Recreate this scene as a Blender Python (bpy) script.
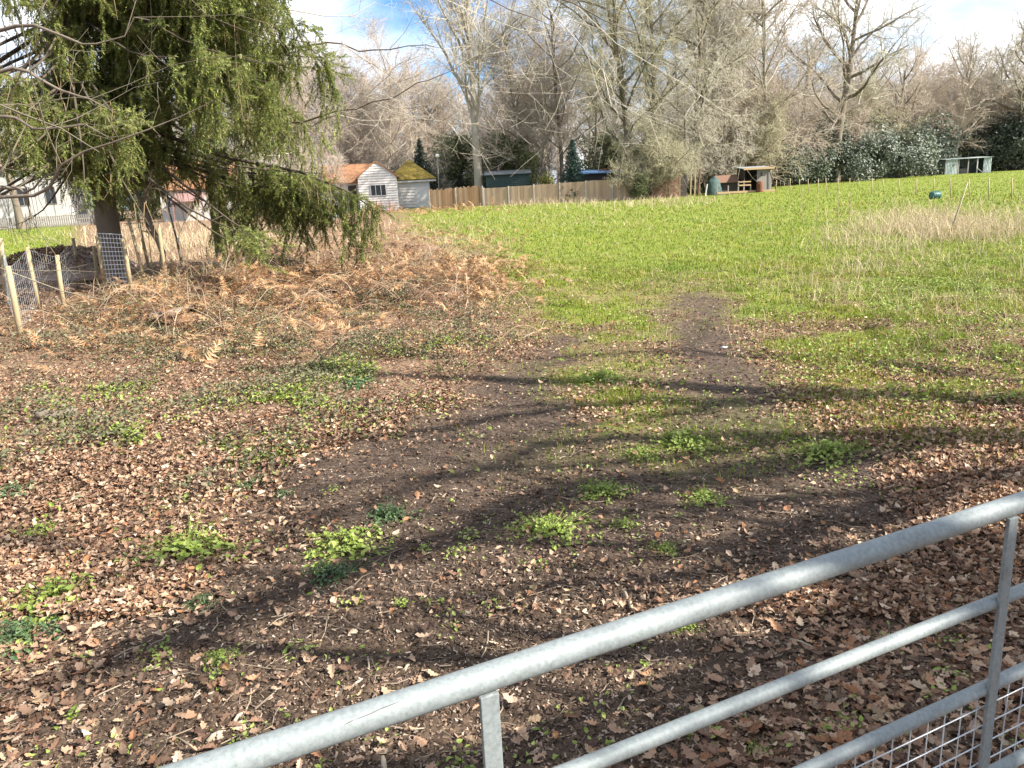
import bpy, math, random
import numpy as np
from mathutils import Vector, Matrix

R = math.radians
random.seed(7)
rng = np.random.default_rng(11)
S = bpy.context.scene
for _o in list(bpy.data.objects):
    bpy.data.objects.remove(_o)

# ------------------------------------------------------------------ camera
W, H, F = 1024, 768, 774.0
EYE = np.array([0.0, 0.0, 2.08])
down_c = np.array([0.0497, 0.968, 0.245]); down_c /= np.linalg.norm(down_c)   # gravity in camera axes (x right, y down, z forward)
up_b = np.array([-down_c[0], down_c[1], down_c[2]])                            # the same in Blender's camera axes, pointing up
fw = np.array([0, 0, -1.0]); fw = fw - up_b * fw.dot(up_b); fw /= np.linalg.norm(fw)
rt = np.cross(fw, up_b)
CAMROT = np.array([rt, fw, up_b])                                              # camera -> world
cd = bpy.data.cameras.new('camera'); cam = bpy.data.objects.new('camera', cd)
S.collection.objects.link(cam); S.camera = cam
cd.sensor_width = 36.0; cd.lens = F / W * 36.0; cd.clip_start = 0.05; cd.clip_end = 3000
m = Matrix([list(CAMROT[i]) + [EYE[i]] for i in range(3)] + [[0, 0, 0, 1]])
cam.matrix_world = m

# ------------------------------------------------------------------ light
SUN_AZ = R(-22)      # from the right (+X), a little behind the camera
SUN_EL = R(37)
sun_dir = np.array([math.cos(SUN_AZ) * math.cos(SUN_EL), math.sin(SUN_AZ) * math.cos(SUN_EL), math.sin(SUN_EL)])
ld = bpy.data.lights.new('sun', 'SUN'); lo = bpy.data.objects.new('sun', ld); S.collection.objects.link(lo)
ld.energy = 5.0; ld.angle = R(0.55); ld.color = (1.0, 0.95, 0.87)
lo.rotation_euler = Vector(sun_dir).to_track_quat('Z', 'Y').to_euler()
lo.location = (20, -8, 30)

wd = bpy.data.worlds.new('World'); S.world = wd; wd.use_nodes = True
nt = wd.node_tree; N = nt.nodes; Lk = nt.links
bg = N['Background']; bg.inputs[1].default_value = 0.075
sky = N.new('ShaderNodeTexSky'); sky.sky_type = 'NISHITA'; sky.sun_disc = False
sky.sun_elevation = SUN_EL; sky.sun_rotation = R(90) - SUN_AZ; sky.air_density = 1.0; sky.dust_density = 0.6; sky.ozone_density = 2.0
tc = N.new('ShaderNodeTexCoord'); mp = N.new('ShaderNodeMapping'); mp.inputs['Scale'].default_value = (1.0, 1.0, 2.2)
mp.inputs['Location'].default_value = (0.35, 0.1, 0.2)
no = N.new('ShaderNodeTexNoise'); no.inputs['Scale'].default_value = 2.6; no.inputs['Detail'].default_value = 9; no.inputs['Roughness'].default_value = 0.52
rp = N.new('ShaderNodeValToRGB'); rp.color_ramp.elements[0].position = 0.38; rp.color_ramp.elements[1].position = 0.56
no2 = N.new('ShaderNodeTexNoise'); no2.inputs['Scale'].default_value = 5.0; no2.inputs['Detail'].default_value = 6
rp2 = N.new('ShaderNodeValToRGB'); rp2.color_ramp.elements[0].position = 0.35; rp2.color_ramp.elements[1].position = 0.62
rp2.color_ramp.elements[0].color = (4.4, 5.1, 6.4, 1); rp2.color_ramp.elements[1].color = (8.6, 8.7, 8.9, 1)
mx = N.new('ShaderNodeMix'); mx.data_type = 'RGBA'
Lk.new(tc.outputs['Generated'], mp.inputs[0]); Lk.new(mp.outputs[0], no.inputs['Vector']); Lk.new(mp.outputs[0], no2.inputs['Vector'])
Lk.new(no.outputs[0], rp.inputs[0]); Lk.new(no2.outputs[0], rp2.inputs[0])
Lk.new(rp.outputs[0], mx.inputs[0]); sb = N.new('ShaderNodeMix'); sb.data_type = 'RGBA'; sb.blend_type = 'MULTIPLY'; sb.inputs[0].default_value = 1; sb.inputs[7].default_value = (.50, .74, 1.0, 1)
Lk.new(sky.outputs[0], sb.inputs[6]); Lk.new(sb.outputs[2], mx.inputs[6]); Lk.new(rp2.outputs[0], mx.inputs[7]); Lk.new(mx.outputs[2], bg.inputs[0])

S.view_settings.view_transform = 'Standard'; S.view_settings.look = 'None'; S.view_settings.gamma = 1.0
S.view_settings.exposure = 1.62
S.view_settings.use_curve_mapping = False
S.render.engine = 'CYCLES'; S.cycles.max_bounces = 6; S.cycles.diffuse_bounces = 3; S.cycles.transparent_max_bounces = 8

# ------------------------------------------------------------------ projection helpers
def ray(px, py):
    c = np.stack([np.asarray(px, float) - W / 2, -(np.asarray(py, float) - H / 2), -F * np.ones_like(np.asarray(px, float))], -1)
    return c @ CAMROT.T
def project(P):
    q = (np.asarray(P, float) - EYE) @ CAMROT
    z = -q[..., 2]; ok = z > 0.05; z = np.where(ok, z, 0.05)
    u = W / 2 + F * q[..., 0] / z; v = H / 2 - F * q[..., 1] / z
    return np.where(ok, u, 1e5), np.where(ok, v, 1e5)
def camvec(c):      # camera axes (x right, y down, z fwd) -> world vector
    return CAMROT @ np.array([c[0], -c[1], -c[2]])

# ------------------------------------------------------------------ value noise
_lat = np.random.default_rng(3).random((256, 256))
def vn(x, y, s=1.0, o=0.0):
    x = np.asarray(x, float) * s + 37.1 + o; y = np.asarray(y, float) * s + 91.7 + o * 1.7
    xi = np.floor(x).astype(int); yi = np.floor(y).astype(int); fx = x - xi; fy = y - yi
    fx = fx * fx * (3 - 2 * fx); fy = fy * fy * (3 - 2 * fy)
    a = _lat[xi & 255, yi & 255]; b = _lat[(xi + 1) & 255, yi & 255]; c = _lat[xi & 255, (yi + 1) & 255]; d = _lat[(xi + 1) & 255, (yi + 1) & 255]
    return (a * (1 - fx) + b * fx) * (1 - fy) + (c * (1 - fx) + d * fx) * fy
def fbm(x, y, s=1.0, o=0.0, n=3):
    t = 0; a = 0.5; tot = 0
    for i in range(n):
        t = t + a * vn(x, y, s * 2 ** i, o + 13.3 * i); tot += a; a *= 0.55
    return t / tot
def ss(a, b, x):
    t = np.clip((np.asarray(x, float) - a) / (b - a), 0, 1); return t * t * (3 - 2 * t)

# ------------------------------------------------------------------ terrain
def height(x, y, fine=True):
    x = np.asarray(x, float); y = np.asarray(y, float)
    h = 0.55 * ss(12, 62, y) + 0.5 * ss(60, 100, y) * ss(-10, 40, x)
    h = h + 0.42 * np.exp(-(((x + 5.2) / 3.8) ** 2 + ((y - 22.5) / 5.0) ** 2))                     # bank under the bracken
    h = h + 0.22 * np.exp(-(((x + 11) / 4.0) ** 2 + ((y - 19) / 6.0) ** 2))
    bank = np.exp(-(((x + 5.5) / 6.0) ** 2 + ((y - 22.0) / 8.0) ** 2) ** 2)
    h = h + bank * (fbm(x, y, 0.75, 71) - 0.42) * 1.2
    h = h + (fbm(x, y, 0.16, 2) - 0.5) * 0.25 * ss(8, 25, np.hypot(x, y))
    if fine:
        near = 1 - ss(14, 40, np.hypot(x, y))
        h = h + near * ((fbm(x, y, 0.9, 5) - 0.5) * 0.10 + (fbm(x, y, 4.5, 8) - 0.5) * 0.05)
    return h
def ground_hit(px, py):
    d = ray(px, py); d = d.reshape(-1, 3)
    t = np.where(d[:, 2] < -1e-3, -EYE[2] / np.minimum(d[:, 2], -1e-3), 1e4)
    z = np.zeros(len(d))
    for _ in range(6):
        t = np.where(d[:, 2] < -1e-3, (z - EYE[2]) / np.minimum(d[:, 2], -1e-3), 1e4)
        P = EYE + d * t[:, None]
        z = z * 0.4 + height(P[:, 0], P[:, 1]) * 0.6
    P[:, 2] = height(P[:, 0], P[:, 1])
    return P
def G(px, py):
    return ground_hit(np.array([px]), np.array([py]))[0]
def col_at(px, Y, py=190):            # ground point on the picture column px at distance Y
    d = ray(np.array([px]), np.array([py]))[0]; t = Y / d[1]
    x = d[0] * t
    return np.array([x, Y, float(height(x, Y))])
def P_at(px, py, Y):
    d = ray(np.array([px]), np.array([py]))[0]; t = Y / d[1]
    return EYE + d * t

# zones of the ground, in weights (grass, soil, dry litter)
_bu = np.array([-400, 250, 380, 420, 460, 500, 540, 600, 650, 690, 730, 760, 850, 1000, 1500])
_bv = np.array([120, 150, 200, 222, 240, 268, 310, 340, 325, 285, 305, 345, 395, 420, 440])
def ell(u, v, cx, cy, rx, ry):
    return np.exp(-(((u - cx) / rx) ** 2 + ((v - cy) / ry) ** 2) ** 1.5)
def zones(x, y):
    u, v = project(np.stack([x, y, height(x, y, False)], -1))
    u0 = u; v0 = v; u = u + (fbm(x, y, 0.8, 1) - 0.5) * 80
    v = v + (fbm(x, y, 0.6, 4) - 0.5) * 50 * ss(200, 330, v) + (fbm(x, y, 2.5, 9) - 0.5) * 50 * ss(240, 400, v)
    b = np.interp(u, _bu, _bv)
    g = 1 - ss(-18, 26, v - b)
    g = np.maximum(g, 0.62 * (1 - ss(10, 110, v - b)) * ss(440, 600, u))
    patch = ss(.40, .58, fbm(x, y, 1.1, 61))
    g = g * (1 - ss(240, 340, v0) * (1 - patch) * .85)
    lawn = ss(0, -1.6, x + 0.53 * y) * ss(23.5, 25, y)
    g = np.maximum(g * (1 - ss(420, 380, u) * ss(160, 200, v)), lawn)
    cl = np.interp(v, [280, 300, 340, 380, 430, 470, 560, 680, 780], [670, 650, 530, 480, 400, 300, 210, 30, -80])     # left and right edge of the worn soil
    cr = np.interp(v, [280, 300, 340, 400, 430, 460, 560, 620, 700, 780], [705, 725, 745, 770, 800, 900, 930, 840, 760, 640])
    wd2 = np.interp(v, [280, 340, 450, 700], [26, 36, 55, 75])
    soil = ss(-1, 1, (u - cl) / wd2) * ss(-1, 1, (cr - u) / wd2) * ss(262, 318, v0 + (fbm(x, y, 1.4, 83) - .5) * 75)
    strip = 1.2 * ell(u, v, 618, 345, 50, 62) + .6 * ell(u, v, 625, 410, 45, 30)                # grass kept between the ruts
    soil = np.clip(soil * (1 - .85 * np.clip(strip, 0, 1)), 0, 1)
    g = np.maximum(g, .85 * np.clip(strip, 0, 1) * np.maximum(patch, .35))
    behind = ss(2.0, 0.0, y)
    soil = np.maximum(soil, behind * 0.5)
    g = g * (1 - .45 * ss(320, 400, v0) * ss(700, 780, u0))
    g = np.clip(g * (1 - soil * 0.93) + 0.2 * ell(u, v, 615, 360, 60, 60) * patch + .12 * ell(u, v, 640, 440, 160, 50) * patch + .25 * ell(u, v, 850, 430, 150, 40) * patch, 0, 1)
    return g, soil, u, v0

def grid_lines(lo, hi, c0, c1, fine, growth):
    a = list(np.arange(c0, c1, fine)); s = fine
    while a[-1] < hi: s *= growth; a.append(a[-1] + s)
    s = fine; b = []
    x = c0
    while x > lo: s *= growth; x -= s; b.append(x)
    return np.array(b[::-1] + a)

# ------------------------------------------------------------------ mesh helpers
COL = S.collection
def make_mesh(name, V, polys, smooth=False):
    """polys: list of int arrays (n,k)"""
    me = bpy.data.meshes.new(name)
    V = np.asarray(V, dtype=np.float32).reshape(-1, 3)
    polys = [np.asarray(p, dtype=np.int32) for p in polys if len(p)]
    nl = sum(p.size for p in polys); npoly = sum(len(p) for p in polys)
    me.vertices.add(len(V)); me.vertices.foreach_set('co', V.ravel())
    me.loops.add(nl); me.loops.foreach_set('vertex_index', np.concatenate([p.ravel() for p in polys]))
    me.polygons.add(npoly)
    st = []; k0 = 0
    for p in polys:
        st.append(k0 + np.arange(len(p), dtype=np.int32) * p.shape[1]); k0 += p.size
    me.polygons.foreach_set('loop_start', np.concatenate(st).astype(np.int32))
    me.polygons.foreach_set('use_smooth', np.full(npoly, smooth, dtype=bool))
    me.update(calc_edges=True)
    return me
def link(name, me, mat=None, parent=None):
    o = bpy.data.objects.new(name, me); COL.objects.link(o)
    if mat is not None and me is not None and len(me.materials) == 0:
        for mm in (mat if isinstance(mat, (list, tuple)) else [mat]): me.materials.append(mm)
    if parent is not None: o.parent = parent
    return o
def tag(o, label=None, cat=None, group=None, kind=None):
    if label: o['label'] = label
    if cat: o['category'] = cat
    if group: o['group'] = group
    if kind: o['kind'] = kind
    return o
def thing(name, label, cat, loc=(0, 0, 0), rz=0.0, group=None):
    o = bpy.data.objects.new(name, None); COL.objects.link(o); o.empty_display_size = 0.2
    o.location = tuple(float(a) for a in loc); o.rotation_euler = (0, 0, rz)
    return tag(o, label, cat, group)
def copy_tree(root, loc, rz, scale, label, group=None, category=None):
    r = root.copy(); COL.objects.link(r); r.location = tuple(float(a) for a in loc)
    r.rotation_euler = (0, 0, rz); r.scale = (scale, scale, scale) if np.isscalar(scale) else scale
    r['label'] = label
    if group: r['group'] = group
    for ch in list(root.children):
        c = ch.copy(); COL.objects.link(c); c.parent = r
        for g2 in list(ch.children):
            d = g2.copy(); COL.objects.link(d); d.parent = c
    return r

class MB:
    """collects quads / tris of simple solids; build() links ONE mesh object"""
    def __init__(s): s.v = []; s.q = []; s.t = []; s.n = 0; s.ng = []
    def add(s, V, Q=(), T=()):
        V = np.asarray(V, float).reshape(-1, 3)
        if len(Q): s.q.append(np.asarray(Q, int).reshape(-1, 4) + s.n)
        if len(T): s.t.append(np.asarray(T, int).reshape(-1, 3) + s.n)
        s.v.append(V); s.n += len(V); return s
    def box(s, x0, x1, y0, y1, z0, z1, M=None):
        V = np.array([[x, y, z] for z in (z0, z1) for y in (y0, y1) for x in (x0, x1)], float)
        if M is not None: V = V @ np.asarray(M)[:3, :3].T + np.asarray(M)[:3, 3]
        return s.add(V, [[0, 2, 3, 1], [4, 5, 7, 6], [0, 1, 5, 4], [2, 6, 7, 3], [0, 4, 6, 2], [1, 3, 7, 5]])
    def bar(s, p, q, w, d, updir=(0, 0, 1)):
        p = np.array(p, float); q = np.array(q, float); t = q - p; L = np.linalg.norm(t); t /= L
        a = np.cross(t, updir)
        if np.linalg.norm(a) < 1e-4: a = np.cross(t, (0, 1, 0))
        a /= np.linalg.norm(a); b = np.cross(a, t)
        M = np.eye(4); M[:3, 0] = a; M[:3, 1] = b; M[:3, 2] = t; M[:3, 3] = p
        return s.box(-w / 2, w / 2, -d / 2, d / 2, 0, L, M)
    def tube(s, pts, rad, k=10, cap=True):
        pts = np.array(pts, float); rad = np.broadcast_to(np.asarray(rad, float), (len(pts),))
        V, Q = tubes(pts[None], rad[None], k); s.add(V, Q)
        if cap:
            n = len(pts); base = s.n - n * k
            for ring, c, flip in ((0, pts[0], True), (n - 1, pts[-1], False)):
                s.v.append(np.array([c])); ci = s.n; s.n += 1
                r0 = base + ring * k
                T = [[ci, r0 + (j + 1) % k, r0 + j] if flip else [ci, r0 + j, r0 + (j + 1) % k] for j in range(k)]
                s.t.append(np.array(T))
        return s
    def mesh(s, name, smooth=False):
        return make_mesh(name, np.concatenate(s.v), ([np.concatenate(s.q)] if s.q else []) + ([np.concatenate(s.t)] if s.t else []), smooth)
    def build(s, name, mat, parent=None, smooth=False):
        return link(name, s.mesh(name, smooth), mat, parent)

def tubes(P, Rr, k):
    """P (B,n,3), Rr (B,n) -> verts, quads"""
    B, n, _ = P.shape
    T = np.empty_like(P); T[:, 1:-1] = P[:, 2:] - P[:, :-2]; T[:, 0] = P[:, 1] - P[:, 0]; T[:, -1] = P[:, -1] - P[:, -2]
    T /= np.maximum(np.linalg.norm(T, axis=2, keepdims=True), 1e-9)
    D = P[:, -1] - P[:, 0]; D /= np.maximum(np.linalg.norm(D, axis=1, keepdims=True), 1e-9)
    ref = np.where(np.abs(D[:, 2:3]) < 0.8, np.array([[0, 0, 1.0]]), np.array([[1.0, 0, 0]]))
    ref = np.broadcast_to(ref[:, None, :], P.shape)
    A = np.cross(T, ref); A /= np.maximum(np.linalg.norm(A, axis=2, keepdims=True), 1e-9)
    Bn = np.cross(T, A)
    an = np.arange(k) * 2 * np.pi / k
    V = P[:, :, None, :] + Rr[:, :, None, None] * (np.cos(an)[None, None, :, None] * A[:, :, None, :] - np.sin(an)[None, None, :, None] * Bn[:, :, None, :])
    idx = np.arange(B * n * k).reshape(B, n, k)
    a = idx[:, :-1]; b = np.roll(a, -1, 2); c = idx[:, 1:]; d = np.roll(c, -1, 2)
    Q = np.stack([a, b, d, c], -1).reshape(-1, 4)
    return V.reshape(-1, 3), Q

def instance(templates, pos, scale, rot, tmpl_idx):
    """templates: list of (V(n,3), polys list).  rot: (N,3,3). Returns V, polys"""
    Vs = []; Ps = {}
    off = 0
    for ti, (tv, tp) in enumerate(templates):
        sel = np.nonzero(tmpl_idx == ti)[0]
        if not len(sel): continue
        sc = scale[sel]; sc = sc[:, None, None] if sc.ndim == 1 else sc[:, None, :]
        V = np.einsum('nij,nkj->nki', rot[sel], tv[None] * sc) + pos[sel][:, None, :]
        n = tv.shape[0]
        for p in tp:
            p = np.asarray(p)
            Ps.setdefault(p.shape[1], []).append((p[None] + (off + np.arange(len(sel)) * n)[:, None, None]).reshape(-1, p.shape[1]))
        Vs.append(V.reshape(-1, 3)); off += len(sel) * n
    return np.concatenate(Vs), [np.concatenate(v) for v in Ps.values()]
def rotmats(yaw, tilt=None, az=None, n=None):
    """yaw about z, then tilt by angle about horizontal axis at az"""
    yaw = np.asarray(yaw, float); n = len(yaw)
    c, s_ = np.cos(yaw), np.sin(yaw); z = np.zeros(n); o = np.ones(n)
    Rz = np.stack([np.stack([c, -s_, z], -1), np.stack([s_, c, z], -1), np.stack([z, z, o], -1)], -2)
    if tilt is None: return Rz
    ax = np.stack([np.cos(az), np.sin(az), z], -1)
    K = np.zeros((n, 3, 3)); K[:, 0, 1] = -ax[:, 2]; K[:, 0, 2] = ax[:, 1]; K[:, 1, 0] = ax[:, 2]; K[:, 1, 2] = -ax[:, 0]; K[:, 2, 0] = -ax[:, 1]; K[:, 2, 1] = ax[:, 0]
    st, ct = np.sin(tilt)[:, None, None], np.cos(tilt)[:, None, None]
    Rt = np.eye(3)[None] + st * K + (1 - ct) * (K @ K)
    return Rt @ Rz
def rand_rot(n):
    q = rng.normal(size=(n, 4)); q /= np.linalg.norm(q, axis=1, keepdims=True)
    w, x, y, z = q.T
    return np.stack([np.stack([1 - 2 * (y * y + z * z), 2 * (x * y - z * w), 2 * (x * z + y * w)], -1),
                     np.stack([2 * (x * y + z * w), 1 - 2 * (x * x + z * z), 2 * (y * z - x * w)], -1),
                     np.stack([2 * (x * z - y * w), 2 * (y * z + x * w), 1 - 2 * (x * x + y * y)], -1)], -2)
def frame_from_dir(D, twist):
    """rotation whose local -Z... maps local +Z to D"""
    D = D / np.linalg.norm(D, axis=1, keepdims=True)
    ref = np.where(np.abs(D[:, 2:3]) < 0.9, np.array([[0, 0, 1.0]]), np.array([[1.0, 0, 0]]))
    A = np.cross(ref, D); A /= np.linalg.norm(A, axis=1, keepdims=True); B = np.cross(D, A)
    c, s_ = np.cos(twist)[:, None], np.sin(twist)[:, None]
    X = A * c + B * s_; Y = np.cross(D, X)
    return np.stack([X, Y, D], -1)

# ------------------------------------------------------------------ materials
def base_mat(name):
    mt = bpy.data.materials.new(name); mt.use_nodes = True
    return mt, mt.node_tree.nodes, mt.node_tree.links, mt.node_tree.nodes['Principled BSDF']
def ramp_node(n, cols, pos=None, interp='LINEAR'):
    r = n.new('ShaderNodeValToRGB'); r.color_ramp.interpolation = interp
    e = r.color_ramp.elements
    while len(e) < len(cols): e.new(0.5)
    for i, c in enumerate(cols):
        e[i].position = pos[i] if pos else i / max(1, len(cols) - 1); e[i].color = (*c, 1)
    return r
def noise_node(n, l, scale, detail=4, coord='Object', rough=0.55, stretch=None):
    t = n.new('ShaderNodeTexCoord'); x = n.new('ShaderNodeTexNoise')
    x.inputs['Scale'].default_value = scale; x.inputs['Detail'].default_value = detail; x.inputs['Roughness'].default_value = rough
    if stretch:
        m_ = n.new('ShaderNodeMapping'); m_.inputs['Scale'].default_value = stretch
        l.new(t.outputs[coord], m_.inputs[0]); l.new(m_.outputs[0], x.inputs['Vector'])
    else: l.new(t.outputs[coord], x.inputs['Vector'])
    return x
def island_mat(name, cols, rough=0.6, transl=0.3, spec=0.25, objvar=False):
    """leafy things: colour varies leaf by leaf"""
    mt, n, l, b = base_mat(name)
    g = n.new('ShaderNodeNewGeometry'); r = ramp_node(n, cols)
    if objvar:
        oi = n.new('ShaderNodeObjectInfo'); a = n.new('ShaderNodeMath'); a.operation = 'MULTIPLY_ADD'; a.inputs[1].default_value = 0.55
        mm = n.new('ShaderNodeMath'); mm.operation = 'MULTIPLY'; mm.inputs[1].default_value = 0.45
        l.new(oi.outputs['Random'], mm.inputs[0]); l.new(g.outputs['Random Per Island'], a.inputs[0]); l.new(mm.outputs[0], a.inputs[2]); l.new(a.outputs[0], r.inputs[0])
    else: l.new(g.outputs['Random Per Island'], r.inputs[0])
    l.new(r.outputs[0], b.inputs['Base Color']); b.inputs['Roughness'].default_value = rough; b.inputs['Specular IOR Level'].default_value = spec
    if transl > 0:
        tr = n.new('ShaderNodeBsdfTranslucent'); l.new(r.outputs[0], tr.inputs['Color'])
        ms = n.new('ShaderNodeMixShader'); ms.inputs[0].default_value = transl
        l.new(b.outputs[0], ms.inputs[1]); l.new(tr.outputs[0], ms.inputs[2]); l.new(ms.outputs[0], n['Material Output'].inputs['Surface'])
    return mt
def noisy_mat(name, cols, scale, rough=0.8, bump=0.0, pos=None, stretch=None, detail=5, metal=0.0, spec=0.3, coord='Object', bscale=None):
    mt, n, l, b = base_mat(name)
    x = noise_node(n, l, scale, detail, coord, 0.6, stretch); r = ramp_node(n, cols, pos)
    l.new(x.outputs[0], r.inputs[0]); l.new(r.outputs[0], b.inputs['Base Color'])
    b.inputs['Roughness'].default_value = rough; b.inputs['Metallic'].default_value = metal; b.inputs['Specular IOR Level'].default_value = spec
    if bump > 0:
        bp = n.new('ShaderNodeBump'); bp.inputs['Strength'].default_value = 1.0; bp.inputs['Distance'].default_value = bump
        if bscale:
            x2 = noise_node(n, l, bscale, detail, coord, 0.6, stretch); l.new(x2.outputs[0], bp.inputs['Height'])
        else: l.new(x.outputs[0], bp.inputs['Height'])
        l.new(bp.outputs[0], b.inputs['Normal'])
    return mt

M = {}
M['bark_pale'] = noisy_mat('bark_pale', [(.15, .13, .10), (.30, .27, .21), (.22, .20, .14)], 3, .9, .03, stretch=(1, 1, .3))
M['bark_brown'] = noisy_mat('bark_brown', [(.09, .075, .055), (.20, .16, .12)], 3, .9, .03, stretch=(1, 1, .3))
M['dark_bark'] = noisy_mat('dark_bark', [(.045, .035, .025), (.11, .085, .06)], 5, .9)
M['twig_grey'] = island_mat('twig_grey', [(.29, .26, .205), (.46, .42, .335), (.37, .325, .255)], .9, 0, .1, True)
M['twig_dark'] = island_mat('twig_dark', [(.10, .085, .06), (.22, .19, .135), (.14, .12, .085)], .9, 0, .1)
M['straw_twig'] = island_mat('straw_twig', [(.13, .095, .055), (.28, .21, .12), (.19, .14, .08)], .85, 0, .1)
M['twig_pink'] = island_mat('twig_pink', [(.30, .245, .195), (.46, .385, .31), (.38, .305, .24)], .9, 0, .1, True)
M['twig_olive'] = island_mat('twig_olive', [(.22, .20, .125), (.40, .365, .245), (.32, .29, .185)], .9, 0, .1, True)
M['ivy'] = island_mat('ivy', [(.035, .05, .018), (.09, .115, .035), (.15, .16, .06), (.05, .065, .02)], .45, .2, .4, True)
M['holly'] = island_mat('holly', [(.04, .055, .035), (.08, .10, .065), (.15, .165, .12), (.055, .075, .05)], .48, .15, .4, True)
M['olive_leaf'] = island_mat('olive_leaf', [(.06, .075, .03), (.12, .14, .05), (.19, .19, .08), (.08, .10, .035)], .5, .2, .35, True)
M['yellow_leaf'] = island_mat('yellow_leaf', [(.14, .16, .03), (.25, .25, .05), (.18, .19, .04)], .5, .3, .3)
M['conifer'] = island_mat('conifer', [(.012, .035, .03), (.03, .06, .045), (.02, .045, .035)], .6, .1, .3)
M['spruce'] = island_mat('spruce', [(.07, .11, .045), (.21, .26, .06), (.40, .42, .11), (.12, .17, .065), (.29, .25, .11), (.17, .22, .07)], .55, .4, .3)
M['cone'] = noisy_mat('cone', [(.10, .06, .03), (.2, .12, .06)], 30, .8)

def ground_mat():
    mt, n, l, b = base_mat('ground')
    at = n.new('ShaderNodeAttribute'); at.attribute_name = 'zone'; sp = n.new('ShaderNodeSeparateColor'); l.new(at.outputs['Color'], sp.inputs[0])
    nf = noise_node(n, l, 18, 8, rough=.7); nm = noise_node(n, l, 2.2, 6, rough=.6); nl = noise_node(n, l, 60, 4, rough=.7)
    lit = ramp_node(n, [(.045, .028, .018), (.12, .075, .045), (.24, .15, .09), (.34, .23, .15)], [.30, .45, .58, .75]); l.new(nf.outputs[0], lit.inputs[0])
    soi = ramp_node(n, [(.022, .0145, .010), (.056, .038, .027), (.10, .070, .050), (.19, .14, .10)], [.28, .45, .62, .85]); l.new(nf.outputs[0], soi.inputs[0])
    gra = ramp_node(n, [(.09, .115, .016), (.145, .185, .02), (.22, .22, .055)], [.3, .5, .72]); l.new(nm.outputs[0], gra.inputs[0])
    gra2 = ramp_node(n, [(.6, .6, .6), (1.25, 1.25, 1.2)], [.3, .7]); l.new(nl.outputs[0], gra2.inputs[0])
    gm = n.new('ShaderNodeMix'); gm.data_type = 'RGBA'; gm.blend_type = 'MULTIPLY'; gm.inputs[0].default_value = 1; l.new(gra.outputs[0], gm.inputs[6]); l.new(gra2.outputs[0], gm.inputs[7])
    m1 = n.new('ShaderNodeMix'); m1.data_type = 'RGBA'; l.new(sp.outputs[1], m1.inputs[0]); l.new(lit.outputs[0], m1.inputs[6]); l.new(soi.outputs[0], m1.inputs[7])
    m2 = n.new('ShaderNodeMix'); m2.data_type = 'RGBA'; l.new(sp.outputs[0], m2.inputs[0]); l.new(m1.outputs[2], m2.inputs[6]); l.new(gm.outputs[2], m2.inputs[7])
    l.new(m2.outputs[2], b.inputs['Base Color']); b.inputs['Roughness'].default_value = .92; b.inputs['Specular IOR Level'].default_value = .2
    bp = n.new('ShaderNodeBump'); bp.inputs['Strength'].default_value = .9; bp.inputs['Distance'].default_value = .035
    l.new(nf.outputs[0], bp.inputs['Height']); l.new(bp.outputs[0], b.inputs['Normal'])
    return mt
M['ground'] = ground_mat()
M['leaf'] = island_mat('dead_leaf', [(.045, .027, .02), (.26, .15, .092), (.41, .275, .18), (.10, .056, .036), (.32, .155, .075), (.54, .41, .29), (.065, .038, .027), (.35, .22, .14), (.17, .095, .06), (.075, .046, .034), (.42, .30, .18)], .75, .15, .2)
M['chip'] = island_mat('leaf_fragment', [(.035, .023, .016), (.11, .072, .048), (.05, .034, .024), (.24, .165, .115), (.07, .046, .032), (.44, .34, .25), (.09, .058, .04), (.17, .112, .076), (.06, .04, .028), (.30, .215, .15)], .85, 0, .2)
M['twig_ground'] = island_mat('ground_twig', [(.07, .05, .035), (.18, .135, .095), (.30, .24, .17), (.11, .08, .055)], .85, 0, .2)
M['grass'] = island_mat('grass', [(.10, .14, .010), (.165, .21, .016), (.24, .27, .035), (.13, .175, .014), (.36, .32, .13)], .6, .35, .25)
def grass_drift(mt):
    n, l = mt.node_tree.nodes, mt.node_tree.links; r = [q for q in n if q.type == 'VALTORGB'][0]
    outs = [k.to_socket for k in r.outputs[0].links]
    x = noise_node(n, l, .40, 8, rough=.72); r2 = ramp_node(n, [(.60, .80, .8), (.95, 1.0, 1.0), (1.15, 1.05, 1.2), (1.7, 1.2, 2.2)], [.30, .46, .56, .74]); l.new(x.outputs[0], r2.inputs[0])
    m_ = n.new('ShaderNodeMix'); m_.data_type = 'RGBA'; m_.blend_type = 'MULTIPLY'; m_.inputs[0].default_value = 1; l.new(r.outputs[0], m_.inputs[6]); l.new(r2.outputs[0], m_.inputs[7])
    for o_ in outs: l.new(m_.outputs[2], o_)
grass_drift(M['grass'])
M['straw'] = island_mat('straw', [(.30, .23, .13), (.48, .39, .25), (.40, .30, .18), (.55, .47, .32)], .8, .2, .2)
M['bracken'] = island_mat('bracken', [(.13, .065, .03), (.34, .165, .07), (.42, .27, .15), (.24, .115, .05), (.44, .36, .22), (.36, .18, .08)], .8, .25, .15)
M['weed'] = island_mat('weed', [(.13, .18, .03), (.22, .29, .05), (.32, .37, .10), (.17, .23, .04)], .5, .3, .35)
M['nettle'] = island_mat('nettle', [(.04, .08, .03), (.08, .13, .05), (.12, .17, .07)], .5, .25, .35)
M['bramble'] = island_mat('bramble', [(.06, .065, .035), (.12, .125, .06), (.18, .165, .09), (.11, .07, .05)], .6, .2, .3)
M['stick'] = noisy_mat('stick', [(.12, .09, .06), (.34, .28, .20), (.22, .17, .11)], 14, .85, .004, stretch=(1, 1, .4))
M['post'] = noisy_mat('post', [(.16, .12, .07), (.33, .26, .15), (.22, .17, .105)], 6, .85, .01, stretch=(3, 3, .5))
M['galv'] = None
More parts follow.
